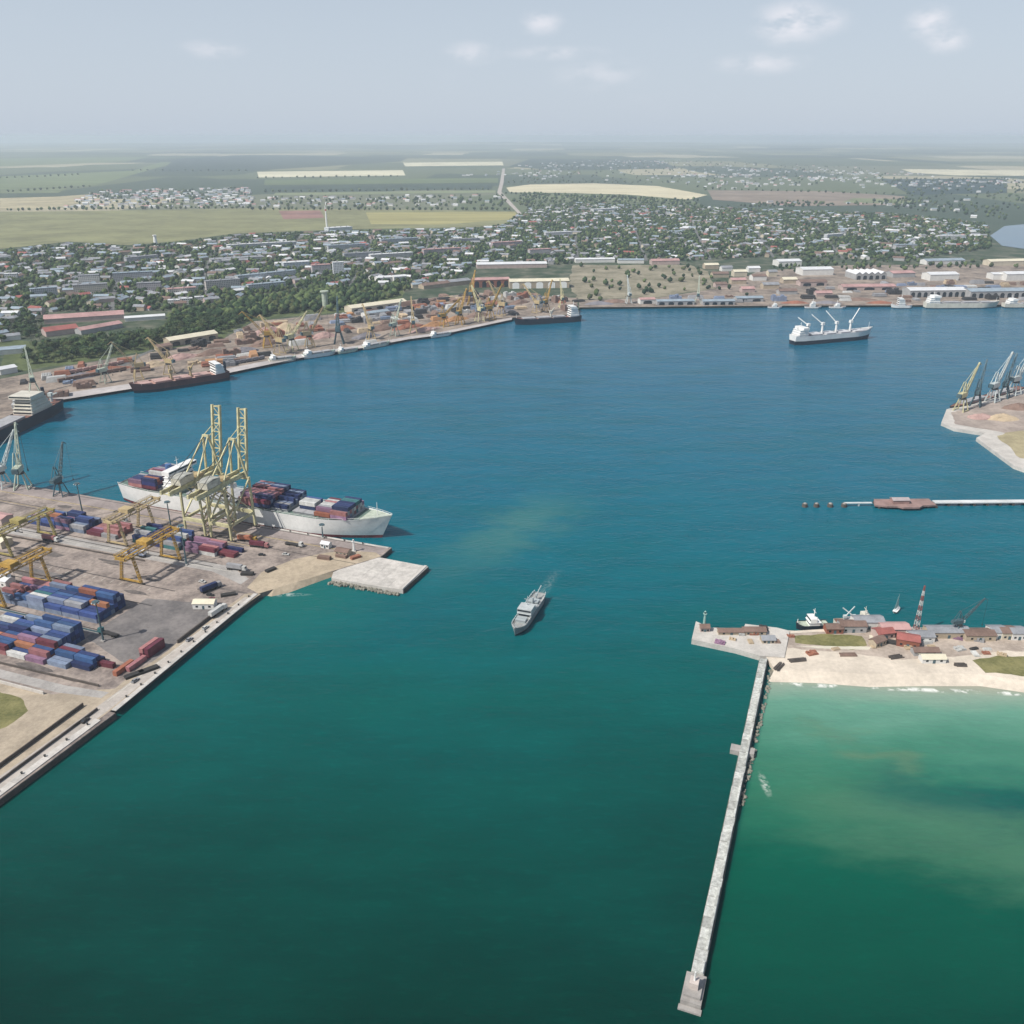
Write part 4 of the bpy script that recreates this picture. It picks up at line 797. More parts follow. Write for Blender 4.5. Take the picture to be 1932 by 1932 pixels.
def jetty():
    a, b = Vector(P(1762, 946, 3)), Vector(P(2150, 943, 3)); L = (b - a).length; d = (b - a) / L
    t = thing('jetty', 'narrow white jetty with a reddish loading platform at its end', 'jetty', (a.x, a.y, 0), math.atan2(d.y, d.x))
    n = 16; st = L / n
    dm = MB().box(.05, st - .05, -2.6, 2.6, 2.2, 2.9).mesh('deck_span'); dm.materials.append(mat('jetty_deck', (.60, .62, .62), .85, .15, .2, rnd=.1))
    pm = MB().box(-.8, .8, -2.3, 2.3, -.7, 2.2).mesh('pier_support'); pm.materials.append(M_TAR)
    for k in range(n):
        o = link('deck_span', dm, t); o.location = (k * st, 0, 0); o = link('pier_support', pm, t); o.location = (k * st + .9, 0, 0)
    MB().prism([(-46, -5), (-38, -7.5), (-30, -8), (-27, -10.5), (-15, -10.5), (-11, -7), (-1, -6), (-1, 6), (-42, 6)], 1.6, 2.8).build('platform', mat('platform_brick', (.30, .20, .18), .9, .3, .2), t)
    for x in range(-43, 0, 6): MB().box(x, x + 1.4, -6, 5, -.7, 1.6).build('pier_support', M_TAR, t)
    h = MB().gwall(-32, -20, -4, 2, 2.8, 5.5, 6.6).build('hut', mat('hut_brick', (.33, .21, .19), .9, .3, .3), t); MB().gable(-32, -20, -4, 2, 5.5, 6.6).build('roof', mat('hut_roof', (.38, .33, .33), .8, .2, .2), h)
    MB().box(-66, -46, -1, 1, 2.0, 2.6).box(-56, -55, -.8, .8, -.7, 2.0).box(-65.5, -64.5, -.8, .8, -.7, 2.0).build('catwalk', mat('catwalk_pale', (.55, .58, .58), .8, .15, .3), t)
    for k in range(18): MB().cyl((k * L / 18 + 2, -2.3, 2.9), (k * L / 18 + 2, -2.3, 4.0), .12, .12, 5).build('railing_post', M_WHITE, t)
jetty()
for k, px in enumerate((1518, 1540, 1566, 1592)):
    x, y = P(px, 956); t = thing('mooring_dolphin', f'dark mooring dolphin off the jetty, {ORD[k]} counting from open water', 'dolphin', (x, y, 0), 0, 'mooring dolphins off the jetty')
    MB().cyl((0, 0, -.7), (0, 0, 2.4), 2.2, 1.9, 10).build('pile_cluster', M_TAR, t); MB().cyl((0, 0, 2.4), (0, 0, 3.0), 1.2, 1.0, 8).build('cap', M_CONC2, t)

# ================================================================== buildings of the far bank
FOOT = []                      # footprints (x, y, radius) kept clear of trees and houses
def facade(name, rgb, px=3.0, pz=3.0):
    if name in MATS: return MATS[name]
    m = mat(name, rgb, .85, .15, .2); n_ = m.node_tree; bs = [k for k in n_.nodes if k.type == 'BSDF_PRINCIPLED'][0]; src = bs.inputs['Base Color'].links[0].from_socket
    q = NT.__new__(NT); q.t = n_; q.n = n_.nodes; q.l = n_.links
    x, y, z = q.sep(q.new('ShaderNodeTexCoord').outputs['Object'])
    fx = q.m('FRACT', q.m('DIVIDE', q.m('ADD', x, y), px)); fz = q.m('FRACT', q.m('DIVIDE', z, pz))
    wm = q.m('MULTIPLY', q.m('MULTIPLY', q.m('GREATER_THAN', fx, .3), q.m('LESS_THAN', fx, .75)), q.m('MULTIPLY', q.m('GREATER_THAN', fz, .35), q.m('LESS_THAN', fz, .85)))
    q.l.new(q.mix(wm, src, (.05, .06, .075)), bs.inputs['Base Color']); return m
WALL = {'white': mat('wall_white', (.66, .65, .62), .85, .12, .15), 'cream': mat('wall_cream', (.56, .50, .39), .85, .15, .15), 'grey': mat('wall_grey', (.36, .36, .36), .85, .2, .15), 'pinkish': mat('wall_pink', (.46, .36, .33), .85, .2, .15),
        'brick': mat('wall_brick', (.27, .105, .07), .85, .25, .2), 'tan': mat('wall_tan', (.42, .35, .26), .85, .2, .15)}
ROOF = {'grey': mat('roof_grey', (.27, .28, .30), .8, .3, .12), 'red': mat('roof_red', (.33, .115, .10), .8, .3, .12), 'brown': mat('roof_brown', (.20, .135, .11), .8, .3, .12), 'white': mat('roof_white', (.64, .65, .66), .6, .12, .1),
        'cream': mat('roof_cream', (.66, .61, .47), .75, .15, .1), 'pink': mat('roof_pink', (.44, .27, .255), .8, .3, .06), 'blue-grey': mat('roof_bluegrey', (.28, .34, .39), .7, .25, .1)}
def front(pa, pb):
    a, b = Vector(P(*pa, GZ)), Vector(P(*pb, GZ)); return a, (b - a).length, math.atan2((b - a).y, (b - a).x)
def shed(name, label, cat, pa, pb, depth, h, hr, wm, rm, doors=0, group=None, dm=None, bays=1, dh=.75):
    a, L, yaw = front(pa, pb); t = thing(name, label, cat, (a.x, a.y, GZ), yaw, group)
    nb = bays
    for k in range(nb):
        x0, x1 = L * k / nb, L * (k + 1) / nb
        if nb > 1:      # gables face the water: ridge runs back
            w_ = MB(); xm = (x0 + x1) / 2
            w_.add([(x0, 0, 0), (x1, 0, 0), (x1, depth, 0), (x0, depth, 0), (x0, 0, h), (x1, 0, h), (x1, depth, h), (x0, depth, h), (xm, 0, h + hr), (xm, depth, h + hr)], [(0, 1, 5, 8, 4), (2, 3, 7, 9, 6), (1, 2, 6, 5), (3, 0, 4, 7)])
            wo = w_.build('wall', WALL[wm], t)
            r_ = MB(); th = .3
            for (xa, za, xb, zb) in ((x0, h, xm, h + hr), (xm, h + hr, x1, h)):
                r_.add([(xa, -.6, za + .02), (xb, -.6, zb + .02), (xb, depth + .6, zb + .02), (xa, depth + .6, za + .02), (xa, -.6, za + th), (xb, -.6, zb + th), (xb, depth + .6, zb + th), (xa, depth + .6, za + th)], [(0, 3, 2, 1), (4, 5, 6, 7), (0, 1, 5, 4), (2, 3, 7, 6), (1, 2, 6, 5), (3, 0, 4, 7)])
            r_.build('roof', ROOF[rm], t)
        elif k == 0:
            MB().gwall(0, L, 0, depth, 0, h, h + hr).build('wall', WALL[wm], t); MB().gable(0, L, 0, depth, h + .02, h + hr + .02, .6, .3).build('roof', ROOF[rm], t)
    for k in range(doors):
        c = L * (k + .5) / doors; wd = L / doors * .29
        m = MB(); z1 = h * dh
        pts = [(c - wd, 0), (c + wd, 0), (c + wd, z1 * .7)] + [(c + wd * math.cos(u_), z1 * .7 + z1 * .3 * math.sin(u_)) for u_ in np.linspace(.4, math.pi - .4, 5)] + [(c - wd, z1 * .7)]
        nn = len(pts); m.add([(x, -.16, z) for x, z in pts] + [(x, .05, z) for x, z in pts], [tuple(range(nn))] + [(i, nn + i, nn + (i + 1) % nn, (i + 1) % nn) for i in range(nn)])
        m.build('door', dm or M_GLASS, t)
    cx, cy = L / 2, depth / 2; c_, s_ = math.cos(yaw), math.sin(yaw)
    n_ = max(1, int(L / max(depth, 8)))
    for k in range(n_ + 1):
        x = L * (k + .0) / max(1, n_); FOOT.append((a.x + c_ * x - s_ * cy, a.y + s_ * x + c_ * cy, depth / 2 + 4))
    return t
def apartment(label, pa, pb, depth, floors, rgb, roof, group='apartment blocks of the town'):
    a, L, yaw = front(pa, pb); t = thing('apartment_block', label, 'building', (a.x, a.y, GZ), yaw, group); h = floors * 3.0
    MB().box(0, L, 0, depth, 0, h).build('wall', facade('facade_%d_%d' % (rgb[0] * 100, rgb[2] * 100), rgb), t)
    r = MB().box(-.3, L + .3, -.3, depth + .3, h + .003, h + .8).build('roof', ROOF[roof], t)
    for k in range(max(1, int(L / 18))): MB().box(9 + k * 18 - 1.5, 9 + k * 18 + 1.5, depth / 2 - 1.5, depth / 2 + 1.5, h + .803, h + 2.8).build('stair_head', WALL['grey'], r)
    c_, s_ = math.cos(yaw), math.sin(yaw)
    for k in range(int(L / 10) + 1): x = min(L, k * 10); FOOT.append((a.x + c_ * x - s_ * depth / 2, a.y + s_ * x + c_ * depth / 2, depth / 2 + 3))
    return t
# --- named port buildings
PB = 'sheds behind the left part of the far quay'
shed('warehouse', 'long pink-roofed warehouse, back one of the red-roofed pair by the trees', 'warehouse', (84, 612), (235, 602), 26, 7, 4, 'pinkish', 'pink', 0, PB)
shed('warehouse', 'red-roofed warehouse in front of the long pink one by the trees', 'warehouse', (88, 636), (150, 628), 22, 7, 4, 'pinkish', 'red', 0, PB)
shed('warehouse', 'grey-pink warehouse at the lower right of the red-roofed group', 'warehouse', (154, 632), (232, 618), 16, 6, 3, 'grey', 'pink', 0, PB)
shed('shed', 'long narrow pale shed reaching out of the red-roofed group to the trees', 'shed', (236, 607), (312, 602), 10, 5, 2, 'white', 'white', 0, PB)
shed('quay_shed', 'long cream-roofed quay shed behind the rusty ship', 'warehouse', (322, 655), (412, 640), 18, 8, 3, 'tan', 'cream', 4, PB)
shed('shed', 'small brown shed with dark door beside the cream quay shed', 'shed', (300, 664), (326, 660), 14, 6, 2, 'tan', 'brown', 1, PB)
shed('quay_shed', 'cream shed with a bright wall behind the white coaster', 'warehouse', (664, 592), (768, 578), 22, 8, 3, 'cream', 'cream', 5, PB)
shed('shed', 'grey-roofed shed in front of the cream shed', 'shed', (690, 600), (735, 594), 14, 6, 2, 'white', 'blue-grey', 2, PB)
shed('arched_shed', 'brick-red shed with dark arches left of the white bays', 'warehouse', (893, 543), (962, 541), 24, 13, 2.5, 'brick', 'pink', 5, PB, dh=.85)
shed('bayed_shed', 'long shed with five bright white bay fronts behind the quay corner', 'warehouse', (962, 545), (1074, 543), 30, 12, 3, 'tan', 'cream', 5, PB, dm=mat('white_door', (.85, .85, .83), .5, .05, .2), dh=.92)
shed('shed', 'long low grey-roofed shed running behind the five white bays', 'shed', (900, 507), (1032, 505), 26, 8, 3, 'pinkish', 'white', 0, PB)
shed('shed', 'white square building above the tree belt, left of a pair', 'building', (712, 533), (740, 531), 16, 8, 2, 'white', 'white', 2, PB)
shed('shed', 'white square building above the tree belt, right of a pair', 'building', (744, 532), (768, 530), 16, 9, 2, 'white', 'white', 2, PB)
shed('shed', 'low brown shed between the white pair and the arched shed', 'shed', (800, 546), (850, 540), 18, 6, 3, 'tan', 'brown', 0, PB)
shed('shed', 'tan shed beside the left end of the arched shed', 'shed', (850, 540), (888, 536), 20, 7, 3, 'tan', 'grey', 0, PB)
shed('shed', 'pale-roofed shed at the picture edge below the near trees', 'shed', (-20, 672), (50, 666), 20, 6, 2, 'white', 'blue-grey', 0, PB)
shed('shed', 'small white-roofed hut inland of the dark ship at the picture edge', 'shed', (2, 708), (34, 702), 14, 6, 2, 'white', 'white', 0, PB)
RB = 'sheds behind the right part of the far quay'
shed('warehouse', 'white shed standing behind the pair of pale rowed buildings', 'warehouse', (1469, 503), (1512, 502), 30, 10, 3, 'white', 'white', 0, RB)
shed('warehouse', 'large white shed, brightest in the right-hand port', 'warehouse', (1514, 520), (1572, 519), 34, 11, 3, 'white', 'white', 0, RB)
shed('bayed_warehouse', 'pale five-gabled warehouse with dark gaps between its roofs', 'warehouse', (1614, 528), (1672, 527), 44, 10, 4, 'grey', 'white', 5, RB, bays=5)
shed('warehouse', 'white warehouse behind the long ship superstructure', 'warehouse', (1754, 530), (1808, 529), 30, 11, 3, 'white', 'white', 0, RB)
shed('shed', 'small white shed, left of the bright pair near the right edge', 'shed', (1873, 528), (1890, 528), 26, 10, 2, 'white', 'white', 0, RB)
shed('warehouse', 'white shed, right of the bright pair near the right edge', 'warehouse', (1898, 530), (1950, 529), 28, 12, 3, 'white', 'white', 0, RB)
shed('transit_shed', 'long grey transit shed with open dark doorways behind the white ship', 'warehouse', (1716, 561), (1822, 560), 30, 11, 3, 'grey', 'white', 9, RB)
shed('transit_shed', 'long grey transit shed with dark doorways, cut by the right edge', 'warehouse', (1830, 563), (1990, 561), 32, 11, 3, 'grey', 'blue-grey', 12, RB)
shed('shed', 'low pinkish shed in front of the five-gabled warehouse', 'shed', (1590, 548), (1690, 547), 22, 6, 3, 'pinkish', 'pink', 3, RB)
shed('shed', 'grey-roofed shed right of the five-gabled warehouse', 'shed', (1684, 524), (1726, 523), 28, 8, 3, 'grey', 'pink', 0, RB)
shed('shed', 'cream-roofed shed on the rise above the right-hand bright pair', 'shed', (1868, 502), (1960, 500), 26, 9, 3, 'cream', 'cream', 0, RB)
shed('shed', 'grey shed behind the white warehouse of the right-hand port', 'shed', (1748, 500), (1820, 498), 24, 8, 3, 'white', 'blue-grey', 0, RB)
shed('shed', 'brown-roofed shed at the foot of the large white shed', 'shed', (1510, 540), (1560, 539), 20, 7, 3, 'pinkish', 'brown', 2, RB)
shed('shed', 'low green-grey shed near the water left of the three small boats', 'shed', (1390, 570), (1440, 569), 16, 6, 2, 'grey', 'blue-grey', 2, RB)
shed('shed', 'pale shed at the water by the pale harbour crane', 'shed', (1208, 574), (1236, 573), 14, 7, 2, 'white', 'pink', 1, RB)
shed('shed', 'long low sage shed along the water before the waste ground', 'shed', (1240, 576), (1310, 575), 14, 6, 2, 'grey', 'blue-grey', 4, RB)
shed('shed', 'second low sage shed along the water before the tan buildings', 'shed', (1326, 576), (1386, 575), 14, 6, 2, 'grey', 'blue-grey', 4, RB)
shed('shed', 'long white-roofed shed at the edge of the town behind the waste ground', 'shed', (1086, 496), (1160, 495), 16, 7, 2, 'white', 'white', 0, RB)
shed('shed', 'pale shed at the edge of the town, right half of the long pair', 'shed', (1166, 497), (1215, 497), 16, 7, 2, 'white', 'blue-grey', 0, RB)
shed('shed', 'pinkish shed at the edge of the town above the waste ground', 'shed', (1230, 500), (1282, 499), 20, 8, 3, 'pinkish', 'pink', 0, RB)
k_ = 0
for (x0, yb, wd, dp, h, wm, rm) in [(1330, 508, 26, 16, 8, 'tan', 'cream'), (1362, 512, 20, 14, 7, 'white', 'grey'), (1345, 524, 30, 16, 7, 'tan', 'brown'), (1385, 522, 24, 16, 9, 'cream', 'cream'), (1412, 514, 22, 14, 8, 'white', 'white'),
                                    (1380, 536, 28, 16, 7, 'tan', 'pink'), (1420, 530, 26, 18, 8, 'white', 'brown'), (1450, 522, 16, 12, 9, 'cream', 'grey'), (1350, 543, 22, 14, 6, 'pinkish', 'brown'), (1440, 545, 30, 16, 7, 'tan', 'grey'), (1400, 552, 24, 14, 6, 'pinkish', 'pink'), (1478, 535, 26, 18, 7, 'tan', 'cream'), (1470, 556, 34, 14, 6, 'grey', 'brown'), (1540, 560, 30, 12, 6, 'pinkish', 'pink')]:
    shed('harbour_building', f'{rm}-roofed {wm} building, {ORD[k_]} in the tan cluster between waste ground and white sheds', 'building', (x0, yb), (x0 + wd, yb - .5), dp, h, 3, wm, rm, 0, 'tan cluster of harbour buildings'); k_ += 1
# --- apartment blocks and larger town buildings
AP = [((140, 556), (205, 552), 12, 5, (.52, .48, .42), 'grey', 'pale grey-topped block left of the town centre'), ((215, 532), (290, 528), 12, 5, (.40, .40, .42), 'blue-grey', 'long blue-grey block behind the pale left block'), ((150, 540), (190, 538), 12, 6, (.60, .58, .54), 'grey', 'white six-storey block above the pale left block'),
      ((260, 552), (305, 550), 12, 5, (.42, .39, .40), 'grey', 'grey block right of the pale left block'), ((318, 560), (372, 556), 12, 4, (.60, .54, .48), 'pink', 'cream block above the tree belt left end'), ((318, 578), (340, 577), 10, 3, (.68, .67, .64), 'white', 'small white block inside the tree belt, first of three'),
      ((344, 575), (364, 574), 10, 3, (.68, .67, .64), 'white', 'small white block inside the tree belt, second of three'), ((369, 572), (386, 571), 10, 3, (.68, .67, .64), 'white', 'small white block inside the tree belt, third of three'), ((390, 548), (455, 543), 12, 5, (.56, .52, .48), 'grey', 'pale block in the middle of the left town'),
      ((400, 496), (500, 490), 30, 2, (.50, .50, .50), 'grey', 'broad low grey hall behind the left town'), ((450, 534), (560, 522), 13, 4, (.55, .57, .58), 'blue-grey', 'long blue-grey block in the middle of the left town'), ((470, 552), (540, 545), 12, 4, (.52, .54, .55), 'blue-grey', 'blue-grey block just above the tree belt'),
      ((430, 470), (560, 463), 14, 3, (.55, .57, .58), 'white', 'very long pale block at the back of the left town'), ((536, 508), (585, 505), 20, 4, (.62, .66, .70), 'white', 'white-blue hall right of the left town centre'), ((590, 516), (625, 514), 14, 5, (.50, .47, .48), 'pink', 'pinkish block beside the white-blue hall'),
      ((630, 520), (650, 519), 12, 8, (.62, .64, .66), 'white', 'white tower block rising over the tree belt'), ((620, 474), (690, 470), 13, 4, (.50, .52, .55), 'blue-grey', 'blue-grey block behind the white tower block'), ((650, 490), (720, 486), 13, 4, (.48, .48, .50), 'grey', 'grey block between tower block and white pair'),
      ((700, 492), (780, 487), 14, 4, (.60, .58, .55), 'white', 'pale long block above the white pair'), ((720, 462), (790, 458), 13, 4, (.50, .53, .56), 'blue-grey', 'blue-grey block at the back behind the white pair'), ((800, 482), (870, 478), 14, 4, (.46, .40, .40), 'pink', 'pinkish block behind the brown shed'),
      ((850, 462), (905, 459), 13, 4, (.45, .45, .48), 'grey', 'grey block at the back left of the dark grove'), ((240, 498), (300, 492), 12, 4, (.44, .44, .46), 'grey', 'grey block at the back of the left town'), ((60, 560), (110, 556), 12, 4, (.50, .51, .52), 'blue-grey', 'blue-grey block among trees near the left edge'),
      ((10, 530), (34, 529), 12, 4, (.58, .58, .58), 'white', 'white block among trees at the left edge'), ((930, 468), (985, 465), 14, 4, (.46, .38, .38), 'pink', 'pinkish block right of the dark grove'), ((1000, 482), (1040, 480), 14, 4, (.50, .47, .47), 'pink', 'pink-grey block behind the long low shed'),
      ((1120, 402), (1160, 400), 20, 4, (.66, .67, .68), 'white', 'white hall at the back edge of the right-hand town'), ((1030, 448), (1080, 446), 14, 4, (.55, .55, .56), 'white', 'pale block at the left edge of the right-hand town'), ((1560, 452), (1590, 450), 12, 4, (.58, .60, .62), 'white', 'white block in the middle of the right-hand town'),
      ((1770, 452), (1822, 451), 14, 3, (.60, .61, .60), 'white', 'long pale building on the rise left of the lake'), ((1690, 470), (1730, 469), 14, 3, (.50, .50, .50), 'blue-grey', 'blue-grey building below the lake rise'), ((620, 437), (665, 434), 26, 3, (.64, .68, .70), 'white', 'white hall at the edge of the yellow field')]
for pa, pb, dp, fl, rgb, rf, lb in AP: apartment(lb, pa, pb, dp, fl, rgb, rf)
def tower(name, label, cat, px, py, h, r0, r1, mt, band=None):
    x, y = P(px, py, GZ); t = thing(name, label, cat, (x, y, GZ))
    MB().cyl((0, 0, 0), (0, 0, h), r0, r1, 12).build('shaft', mt, t)
    MB().cyl((0, 0, h), (0, 0, h + 1.5), r1 * 1.5, r1 * 1.5, 12).build('rim', mt, t)
    if band: MB().cyl((0, 0, h * .8), (0, 0, h * .88), r0 * .2 + r1 * .86, r0 * .16 + r1 * .9, 12).build('band', band, t)
tower('chimney', 'tall thin pale chimney behind the white hall at the yellow field', 'chimney', 617, 432, 62, 3, 1.8, M_WHITE, M_RED)
tower('water_tower', 'short white water tower at the edge of the olive field', 'tower', 294, 462, 22, 5, 3.5, M_WHITE)
tower('silo', 'pale silo standing in the tree belt below the tower block', 'silo', 614, 580, 24, 4.5, 4.5, M_CG)
# --- stockpiles on the far quay
def heap(px, py, rx, ry, h, mt, label):
    x, y = P(px, py, GZ); N, K = 14, 5; v = []; 
    for k in range(K):
        f = k / (K - 1)
        for i in range(N):
            a = 2 * math.pi * i / N; j = 1 + RND.uniform(-.12, .12); v.append((rx * (1 - f * .92) * math.cos(a) * j, ry * (1 - f * .92) * math.sin(a) * j, h * (1 - (1 - f) ** 1.3) * (1 + RND.uniform(-.08, .08)) if k else -.2))
    fs = [(k * N + i, k * N + (i + 1) % N, (k + 1) * N + (i + 1) % N, (k + 1) * N + i) for k in range(K - 1) for i in range(N)] + [tuple(range((K - 1) * N, K * N))]
    a0, b0 = P(px - 10, py, GZ), P(px + 10, py - 3.3 if px < 1090 else py, GZ)
    o = MB().add(v, fs).build('stockpile', mt); o.location = (x, y, GZ); o.rotation_euler = (0, 0, math.atan2(b0[1] - a0[1], b0[0] - a0[0])); tag(o, label, 'stockpile', 'stockpiles on the far quay')
HM = {'rust-red': mat('heap_rust', (.30, .13, .085), .95, .3, .12), 'brown': mat('heap_brown', (.22, .15, .12), .95, .3, .12), 'orange': mat('heap_orange', (.40, .22, .11), .95, .25, .1), 'grey': mat('heap_grey', (.22, .21, .23), .95, .3, .12), 'pink': mat('heap_pink', (.42, .28, .25), .95, .3, .12), 'tan': mat('heap_tan', (.48, .38, .26), .95, .25, .12)}
HP = [(505, 628, 26, 14, 9, 'pink'), (540, 622, 22, 14, 10, 'tan'), (575, 640, 20, 10, 7, 'rust-red'), (610, 636, 22, 10, 7, 'pink'), (500, 650, 24, 10, 7, 'brown'), (460, 664, 22, 10, 6, 'grey'), (690, 636, 24, 9, 6, 'grey'), (720, 622, 30, 10, 7, 'brown'), (770, 618, 30, 9, 6, 'rust-red'),
      (820, 614, 24, 9, 6, 'orange'), (800, 624, 30, 7, 5, 'pink'), (860, 604, 24, 9, 6, 'orange'), (900, 596, 24, 9, 6, 'brown'), (950, 590, 24, 9, 6, 'grey'), (340, 676, 26, 10, 6, 'pink'), (200, 700, 30, 10, 5, 'rust-red'), (150, 712, 26, 9, 5, 'grey'), (980, 572, 24, 9, 6, 'brown'), (930, 574, 24, 9, 6, 'rust-red'),
      (290, 690, 20, 8, 6, 'tan'), (400, 668, 24, 8, 6, 'brown'), (650, 622, 18, 8, 6, 'rust-red'), (1130, 574, 26, 9, 5, 'grey'), (1160, 570, 22, 9, 5, 'brown'), (1620, 566, 30, 9, 4, 'brown'), (1560, 572, 24, 7, 4, 'grey'), (1500, 572, 24, 7, 4, 'rust-red'), (1660, 572, 24, 7, 4, 'rust-red')]
cnt = {}
for (px, py, rx, ry, h, c) in sorted(HP): cnt[c] = cnt.get(c, 0) + 1; heap(px, py, rx, ry, h, HM[c], f'{c} stockpile on the far quay, {ORD[cnt[c] - 1]} {c} one from the left')
for k, (px, py, rx, ry, h, c) in enumerate([(1890, 790, 16, 9, 5, 'tan'), (1850, 788, 14, 8, 4, 'pink'), (1920, 770, 16, 9, 5, 'brown')]): heap(px, py, rx, ry, h, HM[c], f'{c} stockpile on the corner quay below the pale cranes')
# --- long wagons and conveyor lines that give the far yards their streaks
def wagon_row(pa, pb, n, mt, label, grp):
    a, L, yaw = front(pa, pb); st = L / n
    for k in range(n):
        x = a.x + math.cos(yaw) * st * k; y = a.y + math.sin(yaw) * st * k
        t = thing('rail_wagon', f'{label}, {ordn(k)} from its left end', 'wagon', (x, y, GZ + .06), yaw, grp)
        MB().box(0, st - 1, -1.6, 1.6, 1.1, 3.9).box(.2, st - 1.2, -1.4, 1.4, 3.903, 4.2).build('body', mt, t)
        for q in (2.0, st - 3): MB().box(q - 1.2, q + 1.2, -1.3, 1.3, 0, 1.1).build('bogie', M_DARK, t)
wagon_row((110, 722), (240, 698), 9, HM['brown'], 'brown rail wagon in the train behind the left quay', 'wagons behind the left quay')
wagon_row((130, 706), (235, 686), 8, HM['pink'], 'pinkish rail wagon in the inland train behind the left quay', 'wagons behind the left quay')
wagon_row((430, 690), (500, 677), 6, HM['grey'], 'grey rail wagon in the train past the rusty ship', 'wagons past the rusty ship')

# ================================================================== trees and small houses
def leaf_mat(name, a, b):
    m = mat(name, a, .9, .45, .06, rgb2=b, rnd=.35, spec=.1); return m
LEAF = {'dark green': leaf_mat('leaf_dark', (.026, .052, .026), (.060, .098, .040)), 'mid green': leaf_mat('leaf_mid', (.040, .076, .030), (.095, .130, .050)), 'olive green': leaf_mat('leaf_olive', (.065, .088, .036), (.105, .125, .052))}
def ico(sub=1):
    import bmesh
    bm = bmesh.new(); bmesh.ops.create_icosphere(bm, subdivisions=sub, radius=1.0)
    v = np.array([p.co[:] for p in bm.verts]); f = np.array([[q.index for q in p.verts] for p in bm.faces]); bm.free(); return v, f
IV, IF = ico(2); JV, JF = ico(1)
NPR = np.random.RandomState(5)
def crown_mesh(seed, mt):
    """uneven crown: ragged lobes plus a shell of leaf-clump facets with gaps"""
    r = np.random.RandomState(seed); mb = MB()
    for k in range(6):
        c = np.array([r.uniform(-.5, .5), r.uniform(-.5, .5), r.uniform(-.3, .45)]); s_ = r.uniform(.38, .62)
        v = JV * (s_ * (1 + r.uniform(-.28, .28, (len(JV), 1)))) * np.array([1, 1, .9]) + c
        mb.add([tuple(p) for p in v], [tuple(f) for f in JF])
    for k in range(130):
        d = r.normal(size=3); d /= np.linalg.norm(d); p = d * r.uniform(.72, 1.12) * np.array([1, 1, .85]); s_ = r.uniform(.10, .2)
        q = [p + r.uniform(-s_, s_, 3) for _ in range(3)]; mb.add(q, [(0, 1, 2)])
    me = mb.mesh('crown'); me.materials.append(mt); return me
CROWN = {k: [crown_mesh(i * 7 + j, m) for j in range(3)] for i, (k, m) in enumerate(LEAF.items())}
TRUNK = MB().cyl((0, 0, -.2), (0, 0, 5), .38, .2, 6)
for k in range(3): a_ = k * 2.1; TRUNK.cyl((0, 0, 3 + k * .4), (1.6 * math.cos(a_), 1.6 * math.sin(a_), 6), .15, .07, 5)
TRUNK = TRUNK.mesh('trunk'); TRUNK.materials.append(M_BARK)

def scatter(px, z, spacing, keep=1.0, clear=True, jit=.45, thin=None):
    poly = PP(px, z); xs = [p[0] for p in poly]; ys = [p[1] for p in poly]; out = []
    x = min(xs)
    while x < max(xs):
        y = min(ys)
        while y < max(ys):
            qx, qy = x + RND.uniform(-jit, jit) * spacing, y + RND.uniform(-jit, jit) * spacing
            if RND.random() < keep and inpoly(qx, qy, poly):
                if not clear or all((qx - a) ** 2 + (qy - b) ** 2 > r * r for a, b, r in FOOT): out.append((qx, qy))
            y += spacing
        x += spacing
    return out
STREETS = [[(0, 572), (80, 566), (210, 552), (310, 545), (430, 532), (560, 515), (700, 500), (900, 480), (960, 474)], [(0, 520), (130, 508), (330, 486), (560, 462), (760, 450), (960, 440)], [(210, 600), (215, 552), (232, 505), (250, 468)], [(390, 560), (385, 520), (400, 480), (415, 452)],
           [(560, 545), (548, 505), (556, 462), (570, 441)], [(660, 540), (690, 492), (700, 455), (705, 438)], [(790, 540), (800, 490), (810, 450), (815, 434)], [(960, 470), (1100, 470), (1300, 468), (1500, 466), (1700, 478)], [(980, 430), (1150, 428), (1400, 432), (1620, 440), (1860, 440)], [(1090, 495), (1085, 440), (1080, 390)],
           [(1220, 492), (1200, 440), (1190, 388)], [(1340, 490), (1315, 440), (1290, 394)], [(1460, 486), (1430, 440), (1400, 396)], [(1590, 488), (1550, 440), (1510, 400)], [(1700, 490), (1670, 450), (1620, 405)], [(290, 660), (262, 672), (232, 690), (200, 705)]]
M_STREET = mat('street_asphalt', (.155, .155, .15), .9, .3, .05)
for k, st_ in enumerate(STREETS):
    pw = [Vector(P(*q, GZ)) for q in st_]; l_, r_ = [], []
    for i, q in enumerate(pw):
        d_ = (pw[min(i + 1, len(pw) - 1)] - pw[max(i - 1, 0)]).normalized(); nn = Vector((-d_.y, d_.x)) * 3.2; l_.append(tuple(q + nn)); r_.append(tuple(q - nn))
    m_ = len(pw); tag(MB().add([(*a, GZ + .12 + k * .01) for a in l_] + [(*a, GZ + .12 + k * .01) for a in r_], [(i, m_ + i, m_ + i + 1, i + 1) for i in range(m_ - 1)]).build('street', M_STREET), kind='structure')
    for i in range(m_ - 1):
        n_ = max(1, int((pw[i + 1] - pw[i]).length / 16))
        for j in range(n_): c_ = pw[i].lerp(pw[i + 1], j / n_); FOOT.append((c_.x, c_.y, 7.5))
BELT = [(52, 688), (130, 684), (300, 657), (330, 642), (420, 630), (480, 600), (660, 584), (740, 562), (780, 545), (700, 540), (600, 548), (440, 575), (320, 592), (314, 636), (232, 640), (90, 652), (40, 660)]
BELT_D = [(120, 668), (300, 648), (420, 622), (480, 596), (640, 575), (700, 552), (600, 550), (440, 577), (400, 586), (330, 600), (318, 634), (232, 644), (120, 655)]
